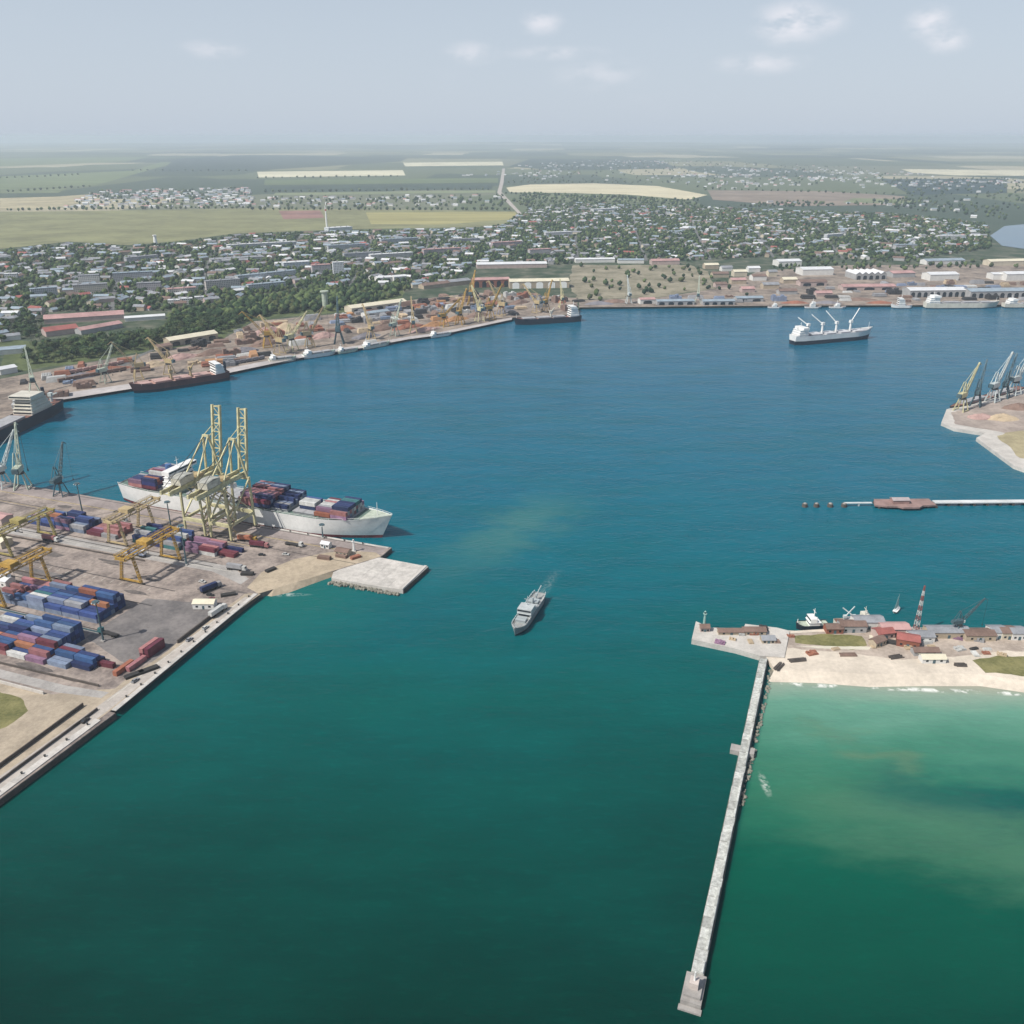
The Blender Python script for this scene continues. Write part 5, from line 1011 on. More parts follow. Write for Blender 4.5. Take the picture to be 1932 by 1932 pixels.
LTOWN = [(-40, 482), (130, 462), (240, 468), (330, 461), (440, 447), (560, 441), (700, 438), (900, 433), (960, 425), (960, 500), (890, 505), (860, 535), (780, 545), (700, 540), (560, 546), (430, 572), (310, 588), (80, 590), (80, 640), (-40, 650)]
RTOWN = [(960, 418), (1000, 395), (1090, 384), (1330, 393), (1700, 406), (1860, 424), (1872, 470), (1700, 492), (1480, 484), (1300, 493), (1090, 492), (1075, 500), (960, 500)]
# houses first, so that trees leave them room
HOUSE_PTS = [(p, 'L') for p in scatter(LTOWN, GZ, 25, .42)] + [(p, 'R') for p in scatter(RTOWN, GZ, 28, .46)]
HOUSE_PTS = [(p, s_) for p, s_ in HOUSE_PTS if -60 < S(p[0], p[1], GZ)[0] < 1990]
HOUSE_PTS.sort(key=lambda q: q[0][1])
ROOFS = [('grey', .34), ('white', .20), ('red', .06), ('brown', .12), ('blue-grey', .28)]
def roofpick():
    u = RND.random()
    for k, w_ in ROOFS:
        u -= w_
        if u < 0: return k
    return 'grey'
HSIZE = [(11, 8.5, 3.4, 2.6), (14, 9, 3.6, 2.8), (18, 10, 6.2, 2.6), (24, 11, 6.0, 2.4)]
HW = [MB().gwall(-a / 2, a / 2, -b / 2, b / 2, -.1, h, h + r).mesh('wall') for a, b, h, r in HSIZE]
HR = [MB().gable(-a / 2, a / 2, -b / 2, b / 2, h + .02, h + r + .02, .5, .25).mesh('roof') for a, b, h, r in HSIZE]
HCH = [MB().box(a * .2, a * .2 + .8, -.4, .4, h + r * .6, h + r + 1.2).mesh('chimney') for a, b, h, r in HSIZE]
_cache = {}
def withmat(me, m):
    k = (me.name, m.name)
    if k not in _cache: c = me.copy(); c.materials.clear(); c.materials.append(m); _cache[k] = c
    return _cache[k]
def zone(px, py, side):
    if side == 'L':
        for lim, nm in ((110, 'at the left edge of the town'), (210, 'above the red-roofed warehouses'), (320, 'left of the tree belt end'), (430, 'above the cream quay shed'), (540, 'in the middle of the left town'), (640, 'around the white tower block'), (760, 'above the white square pair'), (2000, 'behind the arched shed')):
            if px < lim: return nm
    for lim, nm in ((1100, 'behind the five white bays'), (1220, 'behind the waste ground'), (1340, 'above the tan cluster'), (1480, 'behind the right-hand tan cluster'), (1600, 'behind the brightest white shed'), (1720, 'behind the five-gabled warehouse'), (3000, 'below the lake')):
        if px < lim: return nm
houses = []; stuff_h = {}
nh = 0
for (x, y), side in HOUSE_PTS:
    sx, sy = S(x, y, GZ); k = RND.choice([0, 0, 1, 1, 2, 3] if side == 'R' else [0, 1, 2, 2, 3, 3]); rf = roofpick(); wl = RND.choice(['white', 'cream', 'grey', 'pinkish', 'tan']); yaw = RND.choice([0.1, .5, 1.67, -.35, .9, 1.2]) + RND.uniform(-.2, .2)
    FOOT.append((x, y, HSIZE[k][0] * .55 + 1.5))
    if nh < 290: houses.append((sx, sy, x, y, k, rf, wl, yaw, zone(sx, sy, side))); nh += 1
    else: stuff_h.setdefault((rf, wl), []).append((x, y, k, yaw))
houses.sort(key=lambda h: h[0]); cnt = {}
for sx, sy, x, y, k, rf, wl, yaw, zn in houses:
    sz = 'long' if k == 3 else 'tall' if k == 2 else 'small'
    key = (zn, rf, wl, sz); cnt[key] = cnt.get(key, 0) + 1
    t = thing('house', f'{sz} {wl} house with {rf} roof {zn}, {ordn(cnt[key] - 1)} from left', 'house', (x, y, GZ), yaw, 'town houses')
    link('wall', withmat(HW[k], WALL[wl]), t); r = link('roof', withmat(HR[k], ROOF[rf]), t); link('chimney', withmat(HCH[k], WALL['brick']), r)
# the town beyond: too many and too small to pick apart
FARH = scatter([(118, 393), (180, 361), (470, 355), (482, 392)], GZ, 46, .55, False) + scatter([(480, 393), (500, 374), (950, 368), (960, 388)], GZ, 60, .4, False) + scatter([(960, 340), (1000, 305), (1300, 300), (1650, 318), (1700, 345), (1500, 350), (1340, 360), (1240, 345)], GZ, 150, .12, False) + scatter([(1360, 392), (1500, 378), (1700, 395), (1860, 415), (1860, 400), (1700, 380)], GZ, 60, .4, False) + scatter([(1700, 340), (1932, 338), (1932, 375), (1760, 395)], GZ, 130, .12, False)
for cx_, cy_, n_ in ((1085, 312, 26), (1210, 306, 30), (1330, 332, 40), (1450, 322, 36), (1560, 338, 44), (1650, 328, 30), (1400, 346, 40), (1020, 330, 30), (1740, 350, 30), (1850, 345, 30)):
    c_ = P(cx_, cy_, GZ); FARH += [(c_[0] + RND.gauss(0, c_[1] * .03), c_[1] + RND.gauss(0, c_[1] * .035)) for _ in range(n_)]
for x, y in FARH: stuff_h.setdefault((RND.choice(['white', 'grey', 'grey', 'blue-grey', 'pink']), 'white'), []).append((x, y, RND.choice([1, 2, 3]), RND.uniform(-.4, .4)))
mb = MB(); mats = []; midx = []
for (rf, wl), lst in stuff_h.items():
    for me, m in ((HW, WALL[wl]), (HR, ROOF[rf])):
        if m not in mats: mats.append(m)
        mi = mats.index(m)
        for (x, y, k, yaw) in lst:
            c_, s_ = math.cos(yaw), math.sin(yaw); q = me[k]
            mb.add([(x + c_ * v.co.x - s_ * v.co.y, y + s_ * v.co.x + c_ * v.co.y, GZ + v.co.z) for v in q.vertices], [tuple(p.vertices) for p in q.polygons]); midx += [mi] * len(q.polygons)
me = mb.mesh('far_houses')
for m in mats: me.materials.append(m)
me.polygons.foreach_set('material_index', midx)
tag(link('far_houses', me), 'mass of tiny distant houses at the back of the towns and villages', 'houses', kind='stuff')

# --- trees
kinds = list(LEAF)
def tkind(): return RND.choices(kinds, [.5, .38, .12])[0]
TR = [(p, 'in the tree belt', 1.0) for p in scatter(BELT, GZ, 12, .85)] + [(p, 'in the tree belt', 1.15) for p in scatter(BELT_D, GZ, 11, .8)] + [(p, 'town', .85) for p in scatter(LTOWN, GZ, 11, .85)] + [(p, 'town', .85) for p in scatter(RTOWN, GZ, 11.5, .8)]
TR += [(p, 'town', 1.0) for p in scatter([(840, 462), (880, 448), (905, 462), (870, 468)], GZ, 12, .95)] + [(p, 'town', .9) for p in scatter([(1080, 560), (1150, 552), (1160, 566), (1090, 572)], GZ, 14, .4)] + [(p, 'town', .8) for p in scatter([(1090, 500), (1320, 505), (1420, 560), (1250, 560), (1100, 545)], GZ, 20, .22)] + [(p, 'town', .8) for p in scatter([(1460, 486), (1900, 492), (1960, 505), (1460, 515)], GZ, 17, .45)]
TR = [q for q in TR if -40 < S(q[0][0], q[0][1], GZ)[0] < 1975]
TR.sort(key=lambda q: q[0][1]); near, rest = TR[:300], TR[300:]
def tzone(px):
    for lim, nm in ((70, 'beside the pale edge shed'), (130, 'below the red warehouses'), (190, 'under the grey-pink warehouse'), (250, 'at the warehouse yard corner'), (310, 'inland of the wagon trains'), (350, 'left of the cream quay shed'), (400, 'behind the cream quay shed'), (450, 'right of the cream quay shed'), (520, 'above the pink stockpile'), (600, 'above the slate crane'), (3000, 'near the silo')):
        if px < lim: return nm
near.sort(key=lambda q: S(q[0][0], q[0][1], GZ)[0]); cnt = {}
for (x, y), zn, sc in near:
    sx = S(x, y, GZ)[0]; kd = tkind(); h = RND.uniform(8.5, 14) * sc; sz = 'tall' if h > 12.5 else 'low' if h < 10 else 'middling'
    key = (tzone(sx), kd, sz); cnt[key] = cnt.get(key, 0) + 1
    t = thing('tree', f'{sz} {kd} tree {key[0]}, {ordn(cnt[key] - 1)} from the left', 'tree', (x, y, GZ), RND.uniform(0, 6.28), 'trees of the belt')
    tr = link('trunk', TRUNK, t); tr.scale = (h / 10, h / 10, h / 10)
    c = link('crown', RND.choice(CROWN[kd]), t); rw = h * RND.uniform(.42, .56); c.location = (0, 0, h * .60); c.scale = (rw, rw * RND.uniform(.85, 1.15), h * .46)
def tree_mass(name, pts, kd, label):
    V, Fc = [], []; n0 = 0
    for (x, y), zn, sc in pts:
        h = RND.uniform(6.5, 12.5) * sc; r = h * RND.uniform(.40, .58)
        for l in range(2):
            v = JV * (1 + NPR.uniform(-.32, .32, (len(JV), 1))) * np.array([r * (1 - .25 * l), r * (1 - .25 * l), h * .46]); v += np.array([x + (NPR.uniform(-.5, .5) * r if l else 0), y + (NPR.uniform(-.5, .5) * r if l else 0), GZ + h * (.5 + .12 * l)])
            V.append(v); Fc.append(JF + n0); n0 += len(JV)
            if y > 1900 : break
    V = np.concatenate(V); Fc = np.concatenate(Fc); me = bpy.data.meshes.new(name)
    me.vertices.add(len(V)); me.vertices.foreach_set('co', V.ravel()); nl = Fc.size
    me.loops.add(nl); me.loops.foreach_set('vertex_index', Fc.ravel()); me.polygons.add(len(Fc)); me.polygons.foreach_set('loop_start', np.arange(0, nl, 3)); me.polygons.foreach_set('loop_total', np.full(len(Fc), 3))
    me.update(calc_edges=True); me.materials.append(LEAF[kd]); tag(link(name, me), label, 'trees', kind='stuff')
FART = [(p, '', 1.2) for p in scatter([(118, 396), (180, 361), (470, 355), (482, 394)], GZ, 48, .4, False) + scatter([(480, 397), (500, 374), (950, 368), (965, 392)], GZ, 45, .5, False) + scatter([(960, 380), (990, 366), (1180, 372), (1300, 380), (1340, 394), (1090, 386), (1000, 396)], GZ, 26, .5, False)
        + scatter([(1330, 394), (1500, 380), (1700, 395), (1900, 415), (1900, 395), (1700, 374), (1560, 390)], GZ, 36, .5, False) + scatter([(1650, 338), (1960, 336), (1960, 400), (1760, 390)], GZ, 60, .5, False) + scatter([(960, 345), (1000, 308), (1300, 302), (1650, 318), (1700, 345), (1500, 352), (1340, 362), (1240, 345)], GZ, 110, .4, False)]
# hedgerows between the far fields
for a, b, st in [((0, 398), (480, 393), 20), ((480, 396), (975, 397), 22), ((500, 363), (935, 358), 34), ((955, 366), (1330, 380), 26), ((0, 364), (180, 352), 40), ((250, 322), (480, 323), 60), ((485, 337), (765, 333), 50), ((0, 337), (160, 330), 50), ((960, 345), (1240, 345), 36), ((1330, 357), (1700, 368), 36)]:
    p, q = Vector(P(*a, GZ)), Vector(P(*b, GZ)); n_ = int((q - p).length / st)
    for k in range(n_): c = p.lerp(q, k / n_); FART.append(((c.x + RND.uniform(-6, 6), c.y + RND.uniform(-9, 9)), '', 1.3))
groups = {k: [] for k in kinds}
for q in rest + FART: groups[tkind()].append(q)
for kd, nm in zip(kinds, ('dark', 'mid', 'olive')): tree_mass('far_trees', groups[kd], kd, f'mass of small distant {kd} trees through the towns and hedgerows')

# ================================================================== cargo and machinery on the far quays
CARGO = {'orange': HM['orange'], 'rusty': HM['rust-red'], 'brown': HM['brown'], 'mauve': PC['mauve'], 'grey': PC['grey'], 'pale blue': PC['pale blue'], 'tan': HM['tan'], 'dark': M_DARK, 'white': PC['white']}
def cargo_mesh(k, seed):
    r = random.Random(seed); m = MB()
    if k == 0:                                            # stepped stack of crates
        for i in range(5): x = i * 3.2; m.box(x, x + 3.0, 0, 5.5, 0, r.uniform(1.5, 5)); m.box(x, x + 3.0, 5.7, 10, 0, r.uniform(1.5, 4))
    elif k == 1:                                          # bundles of pipe or steel bar
        for i in range(7):
            m.cyl((0, i * 1.4, .7), (16, i * 1.4, .7), .68, .68, 8)
            if i < 6: m.cyl((.4, i * 1.4 + .7, 1.9), (15.6, i * 1.4 + .7, 1.9), .68, .68, 8)
    else:                                                 # sheeted pile with sloping sides
        m.add([(0, 0, 0), (18, 0, 0), (18, 8, 0), (0, 8, 0), (1.5, 1.5, 3), (16.5, 1.2, 3.4), (16.2, 6.6, 3.2), (1.2, 6.8, 3)], [(4, 5, 6, 7), (0, 1, 5, 4), (1, 2, 6, 5), (2, 3, 7, 6), (3, 0, 4, 7)])
    return m.mesh('cargo_stack')
CARGO_ME = [cargo_mesh(k % 3, k) for k in range(6)]
CNAME = ['crate stack', 'pipe bundle', 'sheeted pile']
def cargo_zone(px):
    for lim, nm in ((140, 'inland of the dark ship'), (250, 'beside the wagon trains'), (340, 'behind the rusty ship bow'), (440, 'behind the rusty ship stern'), (520, 'at the small cream coaster'), (600, 'around the pink stockpiles'), (690, 'below the cream shed'), (780, 'before the cream shed'), (870, 'by the orange stockpile'), (960, 'before the arched shed'), (1100, 'around the dark coaster'), (1250, 'at the quay corner'), (1450, 'by the sage sheds'), (1620, 'before the brightest white shed'), (3000, 'before the transit sheds')):
        if px < lim: return nm
YARD_FAR = [(20, 800), (105, 748), (245, 727), (425, 698), (563, 670), (675, 652), (771, 634), (824, 627), (966, 597), (1085, 588), (1085, 566), (900, 556), (760, 574), (660, 596), (560, 606), (480, 616), (420, 644), (300, 668), (130, 696), (20, 722)]
pts = scatter(YARD_FAR, GZ, 18, .72) + scatter([(1095, 577), (1449, 574), (1960, 572), (1960, 535), (1700, 535), (1460, 550), (1250, 566), (1100, 569)], GZ, 27, .42)
clist = sorted([(S(x, y, GZ)[0], x, y) for x, y in pts if all((x - o.location.x) ** 2 + (y - o.location.y) ** 2 > 26 ** 2 for o in bpy.data.objects if o.name.startswith(('stockpile', 'harbour_crane')))]); cnt = {}
for sx, x, y in clist:
    k = RND.randrange(6); c = RND.choice(['rusty', 'brown', 'orange', 'grey', 'tan', 'dark', 'rusty', 'grey', 'white', 'brown', 'pale blue', 'dark', 'brown'] if sx < 1090 else ['brown', 'grey', 'tan', 'dark', 'pale blue', 'white', 'grey']); zn = cargo_zone(sx); key = (zn, c, k % 3); cnt[key] = cnt.get(key, 0) + 1
    o = link('cargo_stack', withmat(CARGO_ME[k], CARGO[c])); o.location = (x, y, GZ + .06); o.rotation_euler = (0, 0, (.42 if sx < 1090 else 0) + RND.choice([0, 0, 1.57]) + RND.uniform(-.06, .06))
    q = RND.uniform(.8, 1.5); o.scale = (q, q, q * RND.uniform(.9, 1.9))
    tag(o, f'{c} {CNAME[k % 3]} {zn}, {ORD[cnt[key] - 1]} from the left', 'cargo', 'cargo on the far quays')

# ================================================================== vehicles, masts and small things in the container yard
def truck(loc, rz, mt, label, cat='truck', trailer=PC['grey']):
    t = thing('truck', label, cat, loc, rz, 'trucks in the yard')
    cb = MB().box(4.2, 6.4, -1.2, 1.2, .9, 3.4).box(6.4, 6.9, -1.15, 1.15, .9, 2.2).build('cab', mt, t); MB().box(6.38, 6.43, -1.05, 1.05, 2.25, 3.1).build('windscreen', M_GLASS, cb)
    MB().box(-6.5, 4.0, -1.25, 1.25, 1.1, 1.5).build('chassis', M_DARK, t)
    if trailer: MB().box(-6.4, 3.8, -1.22, 1.22, 1.503, 4.0).build('load', trailer, t)
    for x in (-5.6, -4.4, -3.2, 2.6, 5.6):
        for y in (-1.05, 1.05): MB().cyl((x, y - .18, .52), (x, y + .18, .52), .52, .52, 10).build('wheel', M_TYRE, t)
def car(loc, rz, mt, label):
    t = thing('car', label, 'car', loc, rz, 'cars parked in the yard')
    MB().add([(-2.2, -.9, .35), (2.2, -.9, .35), (2.2, .9, .35), (-2.2, .9, .35), (-2.2, -.85, .95), (2.15, -.85, .85), (2.15, .85, .85), (-2.2, .85, .95)], [(0, 3, 2, 1), (4, 5, 6, 7), (0, 1, 5, 4), (1, 2, 6, 5), (2, 3, 7, 6), (3, 0, 4, 7)]).build('body', mt, t)
    MB().add([(-1.7, -.8, .94), (1.0, -.8, .9), (1.0, .8, .9), (-1.7, .8, .94), (-1.2, -.68, 1.45), (.4, -.68, 1.45), (.4, .68, 1.45), (-1.2, .68, 1.45)], [(4, 5, 6, 7), (0, 1, 5, 4), (1, 2, 6, 5), (2, 3, 7, 6), (3, 0, 4, 7)]).build('cabin', M_GLASS, t)
    MB().box(-1.2, .4, -.66, .66, 1.452, 1.49).build('roof_panel', mt, t)
    for x in (-1.4, 1.4):
        for y in (-.82, .82): MB().cyl((x, y - .1, .33), (x, y + .1, .33), .33, .33, 10).build('wheel', M_TYRE, t)
def Yz(s_, t_, dz=.04): return (*Y2(s_, t_), GZ + dz)
for s_, t_, r_, m_, tl, lb in [(212, -63, 5, PC['white'], PC['grey'], 'white truck with grey load on the road end before the sand'), (205, -30, 8, PC['faded red'], PC['maroon'], 'red truck on the berth below the ship hull'), (225, -20, 0, PC['white'], None, 'white empty truck on the berth near the bow'), (140, -69, 180, PC['blue'], PC['pale blue'], 'blue truck on the service road beside the ochre crane'), (70, -71, 0, PC['white'], PC['faded red'], 'white truck with red load on the service road inland'),
                               (192, -25, 12, M_CO, PC['rust orange'], 'yellow truck beside the cranes at the berth'), (214, -90, 70, PC['grey'], PC['navy blue'], 'grey truck with navy load near the sandy quay corner'), (236, -112, 88, PC['white'], PC['white'], 'white truck on the quay road above the maroon containers'), (120, -201, 2, PC['white'], PC['grey'], 'grey truck on the access road by the grass'), (196, -152, 178, PC['teal'], None, 'teal empty truck at the mouth of the lane between stacks')]:
    truck(Yz(s_, t_), YAW + rad(r_), m_, lb, trailer=tl)
for k, (s_, t_, r_, m_, lb) in enumerate([(240, -128, 90, PC['white'], 'white car on the quay road beside the open stacking area'), (240, -141, 90, PC['grey'], 'grey car on the quay road nearest the maroon containers'), (218, -96, 10, M_DARK, 'black car near the sandy corner'), (222, -100, 60, PC['maroon'], 'maroon car near the sandy corner'), (241, -182, 92, PC['grey'], 'grey car by the foreground quay notch'), (243, -216, 92, M_DARK, 'black car on the foreground quay road'), (228, -34, 10, PC['white'], 'white car at the edge of the sand flat'), (214, -40, 15, M_DARK, 'dark car between sand flat and berth containers'), (203, -84, 0, PC['white'], 'white car beside the empty lane')]): car(Yz(s_, t_), YAW + rad(r_), m_, lb)
def light_mast(s_, t_, h, label):
    t = thing('light_mast', label, 'light mast', Yz(s_, t_, .03), YAW, 'light masts in the yard')
    MB().cyl((0, 0, 0), (0, 0, h), .55, .28, 8).build('pole', M_CD, t); MB().box(-1.1, 1.1, -1.1, 1.1, 0, .7).build('footing', M_CONC2, t)
    hd = MB().cyl((0, 0, h - .6), (0, 0, h), 1.8, 1.8, 10).build('lamp_ring', M_CD, t)
    for k in range(6): a = k * math.pi / 3; MB().box(1.8 * math.cos(a) - .35, 1.8 * math.cos(a) + .35, 1.8 * math.sin(a) - .35, 1.8 * math.sin(a) + .35, h - 1.0, h - .5).build('floodlight', M_CW, hd)
light_mast(178, -68, 27, 'dark light mast at the outer end of the berth container row'); light_mast(138, -34, 24, 'dark light mast between the berth row and the ship cranes')
light_mast(60, -33, 26, 'dark light mast near the inland end of the berth row'); light_mast(198, -158, 24, 'dark light mast at the corner of the near stack'); light_mast(236, -2.8, 10, 'short light mast on the berth edge below the ship bow'); light_mast(72, -112, 26, 'dark light mast inland of the middle stack')
def low_wall(a, b, h, w_, label, mt=M_TAR, n=None):
    a, b = Vector(Y2(*a)), Vector(Y2(*b)); L = (b - a).length; d = (b - a) / L; n = n or max(3, int(L / 6)); st = L / n
    t = thing('low_wall', label, 'wall', (a.x, a.y, GZ + .026), math.atan2(d.y, d.x), 'low walls of the yard'); me = MB().box(.06, st - .06, -w_ / 2, w_ / 2, 0, h).mesh('panel'); me.materials.append(mt)
    for k in range(n): o = link('panel', me, t); o.location = (k * st, 0, RND.uniform(-.06, .06) + .07)
low_wall((233, -207), (237, -420), 1.8, .5, 'dark low wall nearest the grass in the foreground corner'); low_wall((241.5, -207), (243, -420), 1.2, .5, 'dark low wall along the foreground quay road')
low_wall((235.2, -114), (236.4, -146), 1.9, .6, 'dark low wall beside the open stacking area'); low_wall((100, -196), (228, -192), 1.2, .5, 'dark low wall in front of the near stack'); low_wall((105, -208), (208, -206.5), 1.6, .6, 'pale low wall behind the grass corner', M_CONC)
low_wall((60, -152.2), (197, -152.2), .8, .5, 'low kerb wall in the lane between the stacks', M_CD); low_wall((-120, -78.5), (150, -73.5), .9, .5, 'low kerb wall along the service road'); low_wall((-150, -112.5), (122, -112), .7, .5, 'low kerb wall before the middle stack')
def plates(s_, t_, l, w_, n, rz, label, mt=M_DARK):
    t = thing('steel_stack', label, 'steel', Yz(s_, t_, .03), YAW + rad(rz), 'steel stacks by the quay')
    for k in range(n): MB().box(-l / 2 + RND.uniform(0, .5), l / 2 - RND.uniform(0, .5), -w_ / 2, w_ / 2, k * .34, k * .34 + .3).build('plate', mt, t)
plates(237, -178, 10, 3, 4, 62, 'dark plate stack beside the foreground quay road, left of two'); plates(240.5, -172, 10, 3, 4, 62, 'dark plate stack beside the foreground quay road, right of two'); plates(222, -66, 8, 3, 5, 20, 'dark plate stack on the sand edge'); plates(232, -56, 7, 3, 4, 70, 'dark plate stack beside the sand flat')
plates(263, -24, 8, 3, 5, 0, 'rusty plate stack on the sand below the bow', HM['brown']); plates(254, -30, 9, 3, 6, 5, 'brown plate stack near the concrete platform', HM['brown']); plates(272, -22, 7, 3, 5, 60, 'rusty plate stack next to the concrete platform', HM['rust-red']); plates(228, -92, 9, 3, 4, 40, 'dark plate stack below the sandy quay corner')
def ybuild(s_, t_, l, d_, h, wm, rm, label, rz=0):
    t = thing('yard_building', label, 'building', Yz(s_, t_, .03), YAW + rad(rz), 'small buildings in the yard')
    MB().gwall(-l / 2, l / 2, -d_ / 2, d_ / 2, 0, h, h + 1.2).build('wall', WALL[wm], t); MB().gable(-l / 2, l / 2, -d_ / 2, d_ / 2, h + .02, h + 1.22, .35, .2).build('roof', ROOF[rm], t)
    MB().box(-.6, .6, -d_ / 2 - .08, -d_ / 2 + .05, 0, 2.1).build('door', M_CD, t)
    for x in (-l * .3, l * .3): MB().box(x - .7, x + .7, -d_ / 2 - .08, -d_ / 2 + .05, 1.1, 2.2).build('window', M_GLASS, t)
ybuild(224, -108, 12, 6, 3.4, 'white', 'cream', 'pale hut at the seaward end of the empty lane', 20); ybuild(262, -20, 9, 6, 3, 'tan', 'brown', 'tan hut on the sand below the ship bow'); ybuild(40, -88, 22, 9, 4.5, 'cream', 'cream', 'long cream building in the inland part of the empty lane'); ybuild(92, -128, 14, 7, 4, 'white', 'white', 'white hut inland of the middle stack'); ybuild(246, -14.6, 6, 4, 3, 'white', 'white', 'small white hut on the berth near the bow')
ybuild(8, -60, 24, 10, 5, 'pinkish', 'pink', 'pinkish shed at the inland edge of the yard'); ybuild(60, -112, 18, 8, 4, 'tan', 'grey', 'grey-roofed shed beside the orange crane')
# rocks along the foot of the concrete platform
mb = MB()
for k in range(150):
    f = RND.random(); s_ = 272 + f * 46; t_ = -50.8 - RND.uniform(0, 3.2) * (1.2 - .5 * f); x, y = Y2(s_, t_); r = RND.uniform(.5, 1.3)
    mb.add([(x + v[0] * r * RND.uniform(.7, 1.2), y + v[1] * r * RND.uniform(.7, 1.2), .1 + RND.uniform(0, 1.0) + v[2] * r * .8) for v in JV], [tuple(f_) for f_ in JF])
tag(mb.build('rock_armour', mat('armour_stone', (.24, .23, .19), .9, .35, .6)), 'jumbled dark rocks along the foot of the concrete platform', 'rocks', kind='stuff')
mb = MB()
a, b = Vector(P(1449, 1262)), Vector(P(1390, 1520)); 
for k in range(130):
    q = a.lerp(b, RND.random()); x, y = q.x + RND.uniform(.2, 2.0) + .8, q.y; r = RND.uniform(.4, 1.0)
    mb.add([(x + v[0] * r * RND.uniform(.7, 1.2), y + v[1] * r * RND.uniform(.7, 1.2), RND.uniform(-.2, .5) + v[2] * r * .8) for v in JV], [tuple(f_) for f_ in JF])
tag(mb.build('rock_armour', MATS['armour_stone']), 'dark rocks along the sheltered foot of the breakwater', 'rocks', kind='stuff')

# ================================================================== the spit: mast, beacon, boats and huts
ZP = 2.4
def spit_hut(px, py, l, d_, h, wm, rm, label, rz=0.0, name='hut'):
    x, y = P(px, py, ZP); t = thing(name, label, 'building', (x, y, ZP + .012), rad(rz), 'buildings on the spit')
    MB().gwall(-l / 2, l / 2, 0, d_, 0, h, h + 1.3).build('wall', WALL[wm], t); MB().gable(-l / 2, l / 2, 0, d_, h + .02, h + 1.32, .35, .2).build('roof', ROOF[rm], t)
    MB().box(-.7, .7, -.08, .05, 0, 2.1).build('door', M_CD, t)
    for q in (-l * .3, l * .3): MB().box(q - .6, q + .6, -.08, .05, 1.0, 2.1).build('window', M_GLASS, t)
for a in [(1690, 1200, 15, 8, 4, 'pinkish', 'pink', 'pink-roofed hut at the foot of the striped mast'), (1672, 1206, 10, 7, 3.4, 'pinkish', 'red', 'red-roofed hut left of the striped mast', 12), (1712, 1222, 11, 8, 4.2, 'brick', 'red', 'maroon hut in front of the striped mast', -20), (1740, 1212, 13, 7, 3.2, 'white', 'grey', 'pale hut right of the striped mast'),
          (1610, 1194, 14, 7, 4, 'grey', 'brown', 'brown-roofed hut behind the grass patch'), (1640, 1188, 16, 8, 4.5, 'white', 'grey', 'grey-roofed building beside the white moored ship'), (1575, 1196, 9, 6, 3, 'brick', 'brown', 'small brick hut at the edge of the grass'), (1662, 1220, 8, 5, 3, 'tan', 'brown', 'small tan hut at the path bend', 30),
          (1790, 1205, 22, 8, 3.6, 'tan', 'grey', 'long grey-roofed shed in the middle of the spit'), (1850, 1210, 16, 8, 3.4, 'tan', 'brown', 'brown-roofed tan shed below the slate crane'), (1885, 1206, 8, 8, 4, 'white', 'grey', 'grey hut, first of the row near the right edge'), (1904, 1207, 8, 8, 4, 'cream', 'brown', 'brown hut, second of the row near the right edge'), (1923, 1208, 8, 8, 4, 'white', 'grey', 'grey hut, third of the row near the right edge'),
          (1330, 1194, 5, 4, 3, 'pinkish', 'brown', 'small pink hut on the spit head beside the beacon'), (1380, 1200, 14, 4, 2.4, 'tan', 'brown', 'low brown store on the spit head'), (1424, 1200, 12, 5, 2.8, 'tan', 'brown', 'low tan store where head and sand meet'), (1450, 1216, 7, 5, 2.6, 'tan', 'grey', 'small grey store above the breakwater root'), (1762, 1252, 12, 5, 2.6, 'white', 'cream', 'white beach hut between mast and lower grass'), (1748, 1238, 13, 5, 2.4, 'grey', 'brown', 'long brown beach hut behind the white one')]:
    spit_hut(*a)
def striped_mast():
    x, y = P(1728, 1188, ZP); t = thing('radio_mast', 'tall red and white striped lattice mast on the spit', 'mast', (x, y, ZP + .01), .3); n = 9; h = 27.0
    for k in range(n):
        f0, f1 = k / n, (k + 1) / n; w0, w1 = 2.1 - 1.7 * f0, 2.1 - 1.7 * f1
        MB().lattice((0, 0, h * f0), (0, 0, h * f1), w0, w1, 2, .16).build('mast_section', mat('mast_white', (.60, .60, .58), .6, .2, .5) if k % 2 else mat('mast_red', (.30, .10, .09), .6, .3, .5), t)
    MB().box(-2.4, 2.4, -2.4, 2.4, 0, .5).build('footing', M_CONC2, t)
striped_mast()
def beacon(px, py, h, mt, label, z=GZ):
    x, y = P(px, py, z); t = thing('light_beacon', label, 'beacon', (x, y, z))
    MB().cyl((0, 0, 0), (0, 0, h * .8), .9, .5, 8).build('tower', mt, t); MB().cyl((0, 0, h * .8), (0, 0, h * .84), 1.1, 1.1, 10).build('gallery', mt, t); MB().cyl((0, 0, h * .84), (0, 0, h * .94), .5, .5, 8).build('lantern', M_GLASS, t); MB().cyl((0, 0, h * .94), (0, 0, h), .6, .05, 8).build('cap', mt, t); MB().box(-1.3, 1.3, -1.3, 1.3, 0, .6).build('footing', M_CONC, t)
beacon(1328, 1184, 10.5, mat('beacon_green', (.30, .46, .42), .5, .15, .5), 'pale green light beacon at the end of the spit head')
beacon(668, 1040, 8.5, M_WHITE, 'small white beacon on the berth corner by the ship bow', GZ + .02)
portal_crane((*P(1806, 1197, ZP), ZP + .01), rad(12), M_CD, 48, 'dark slate crane with a slanting jib at the back of the spit', 'cranes on the spit', .5)
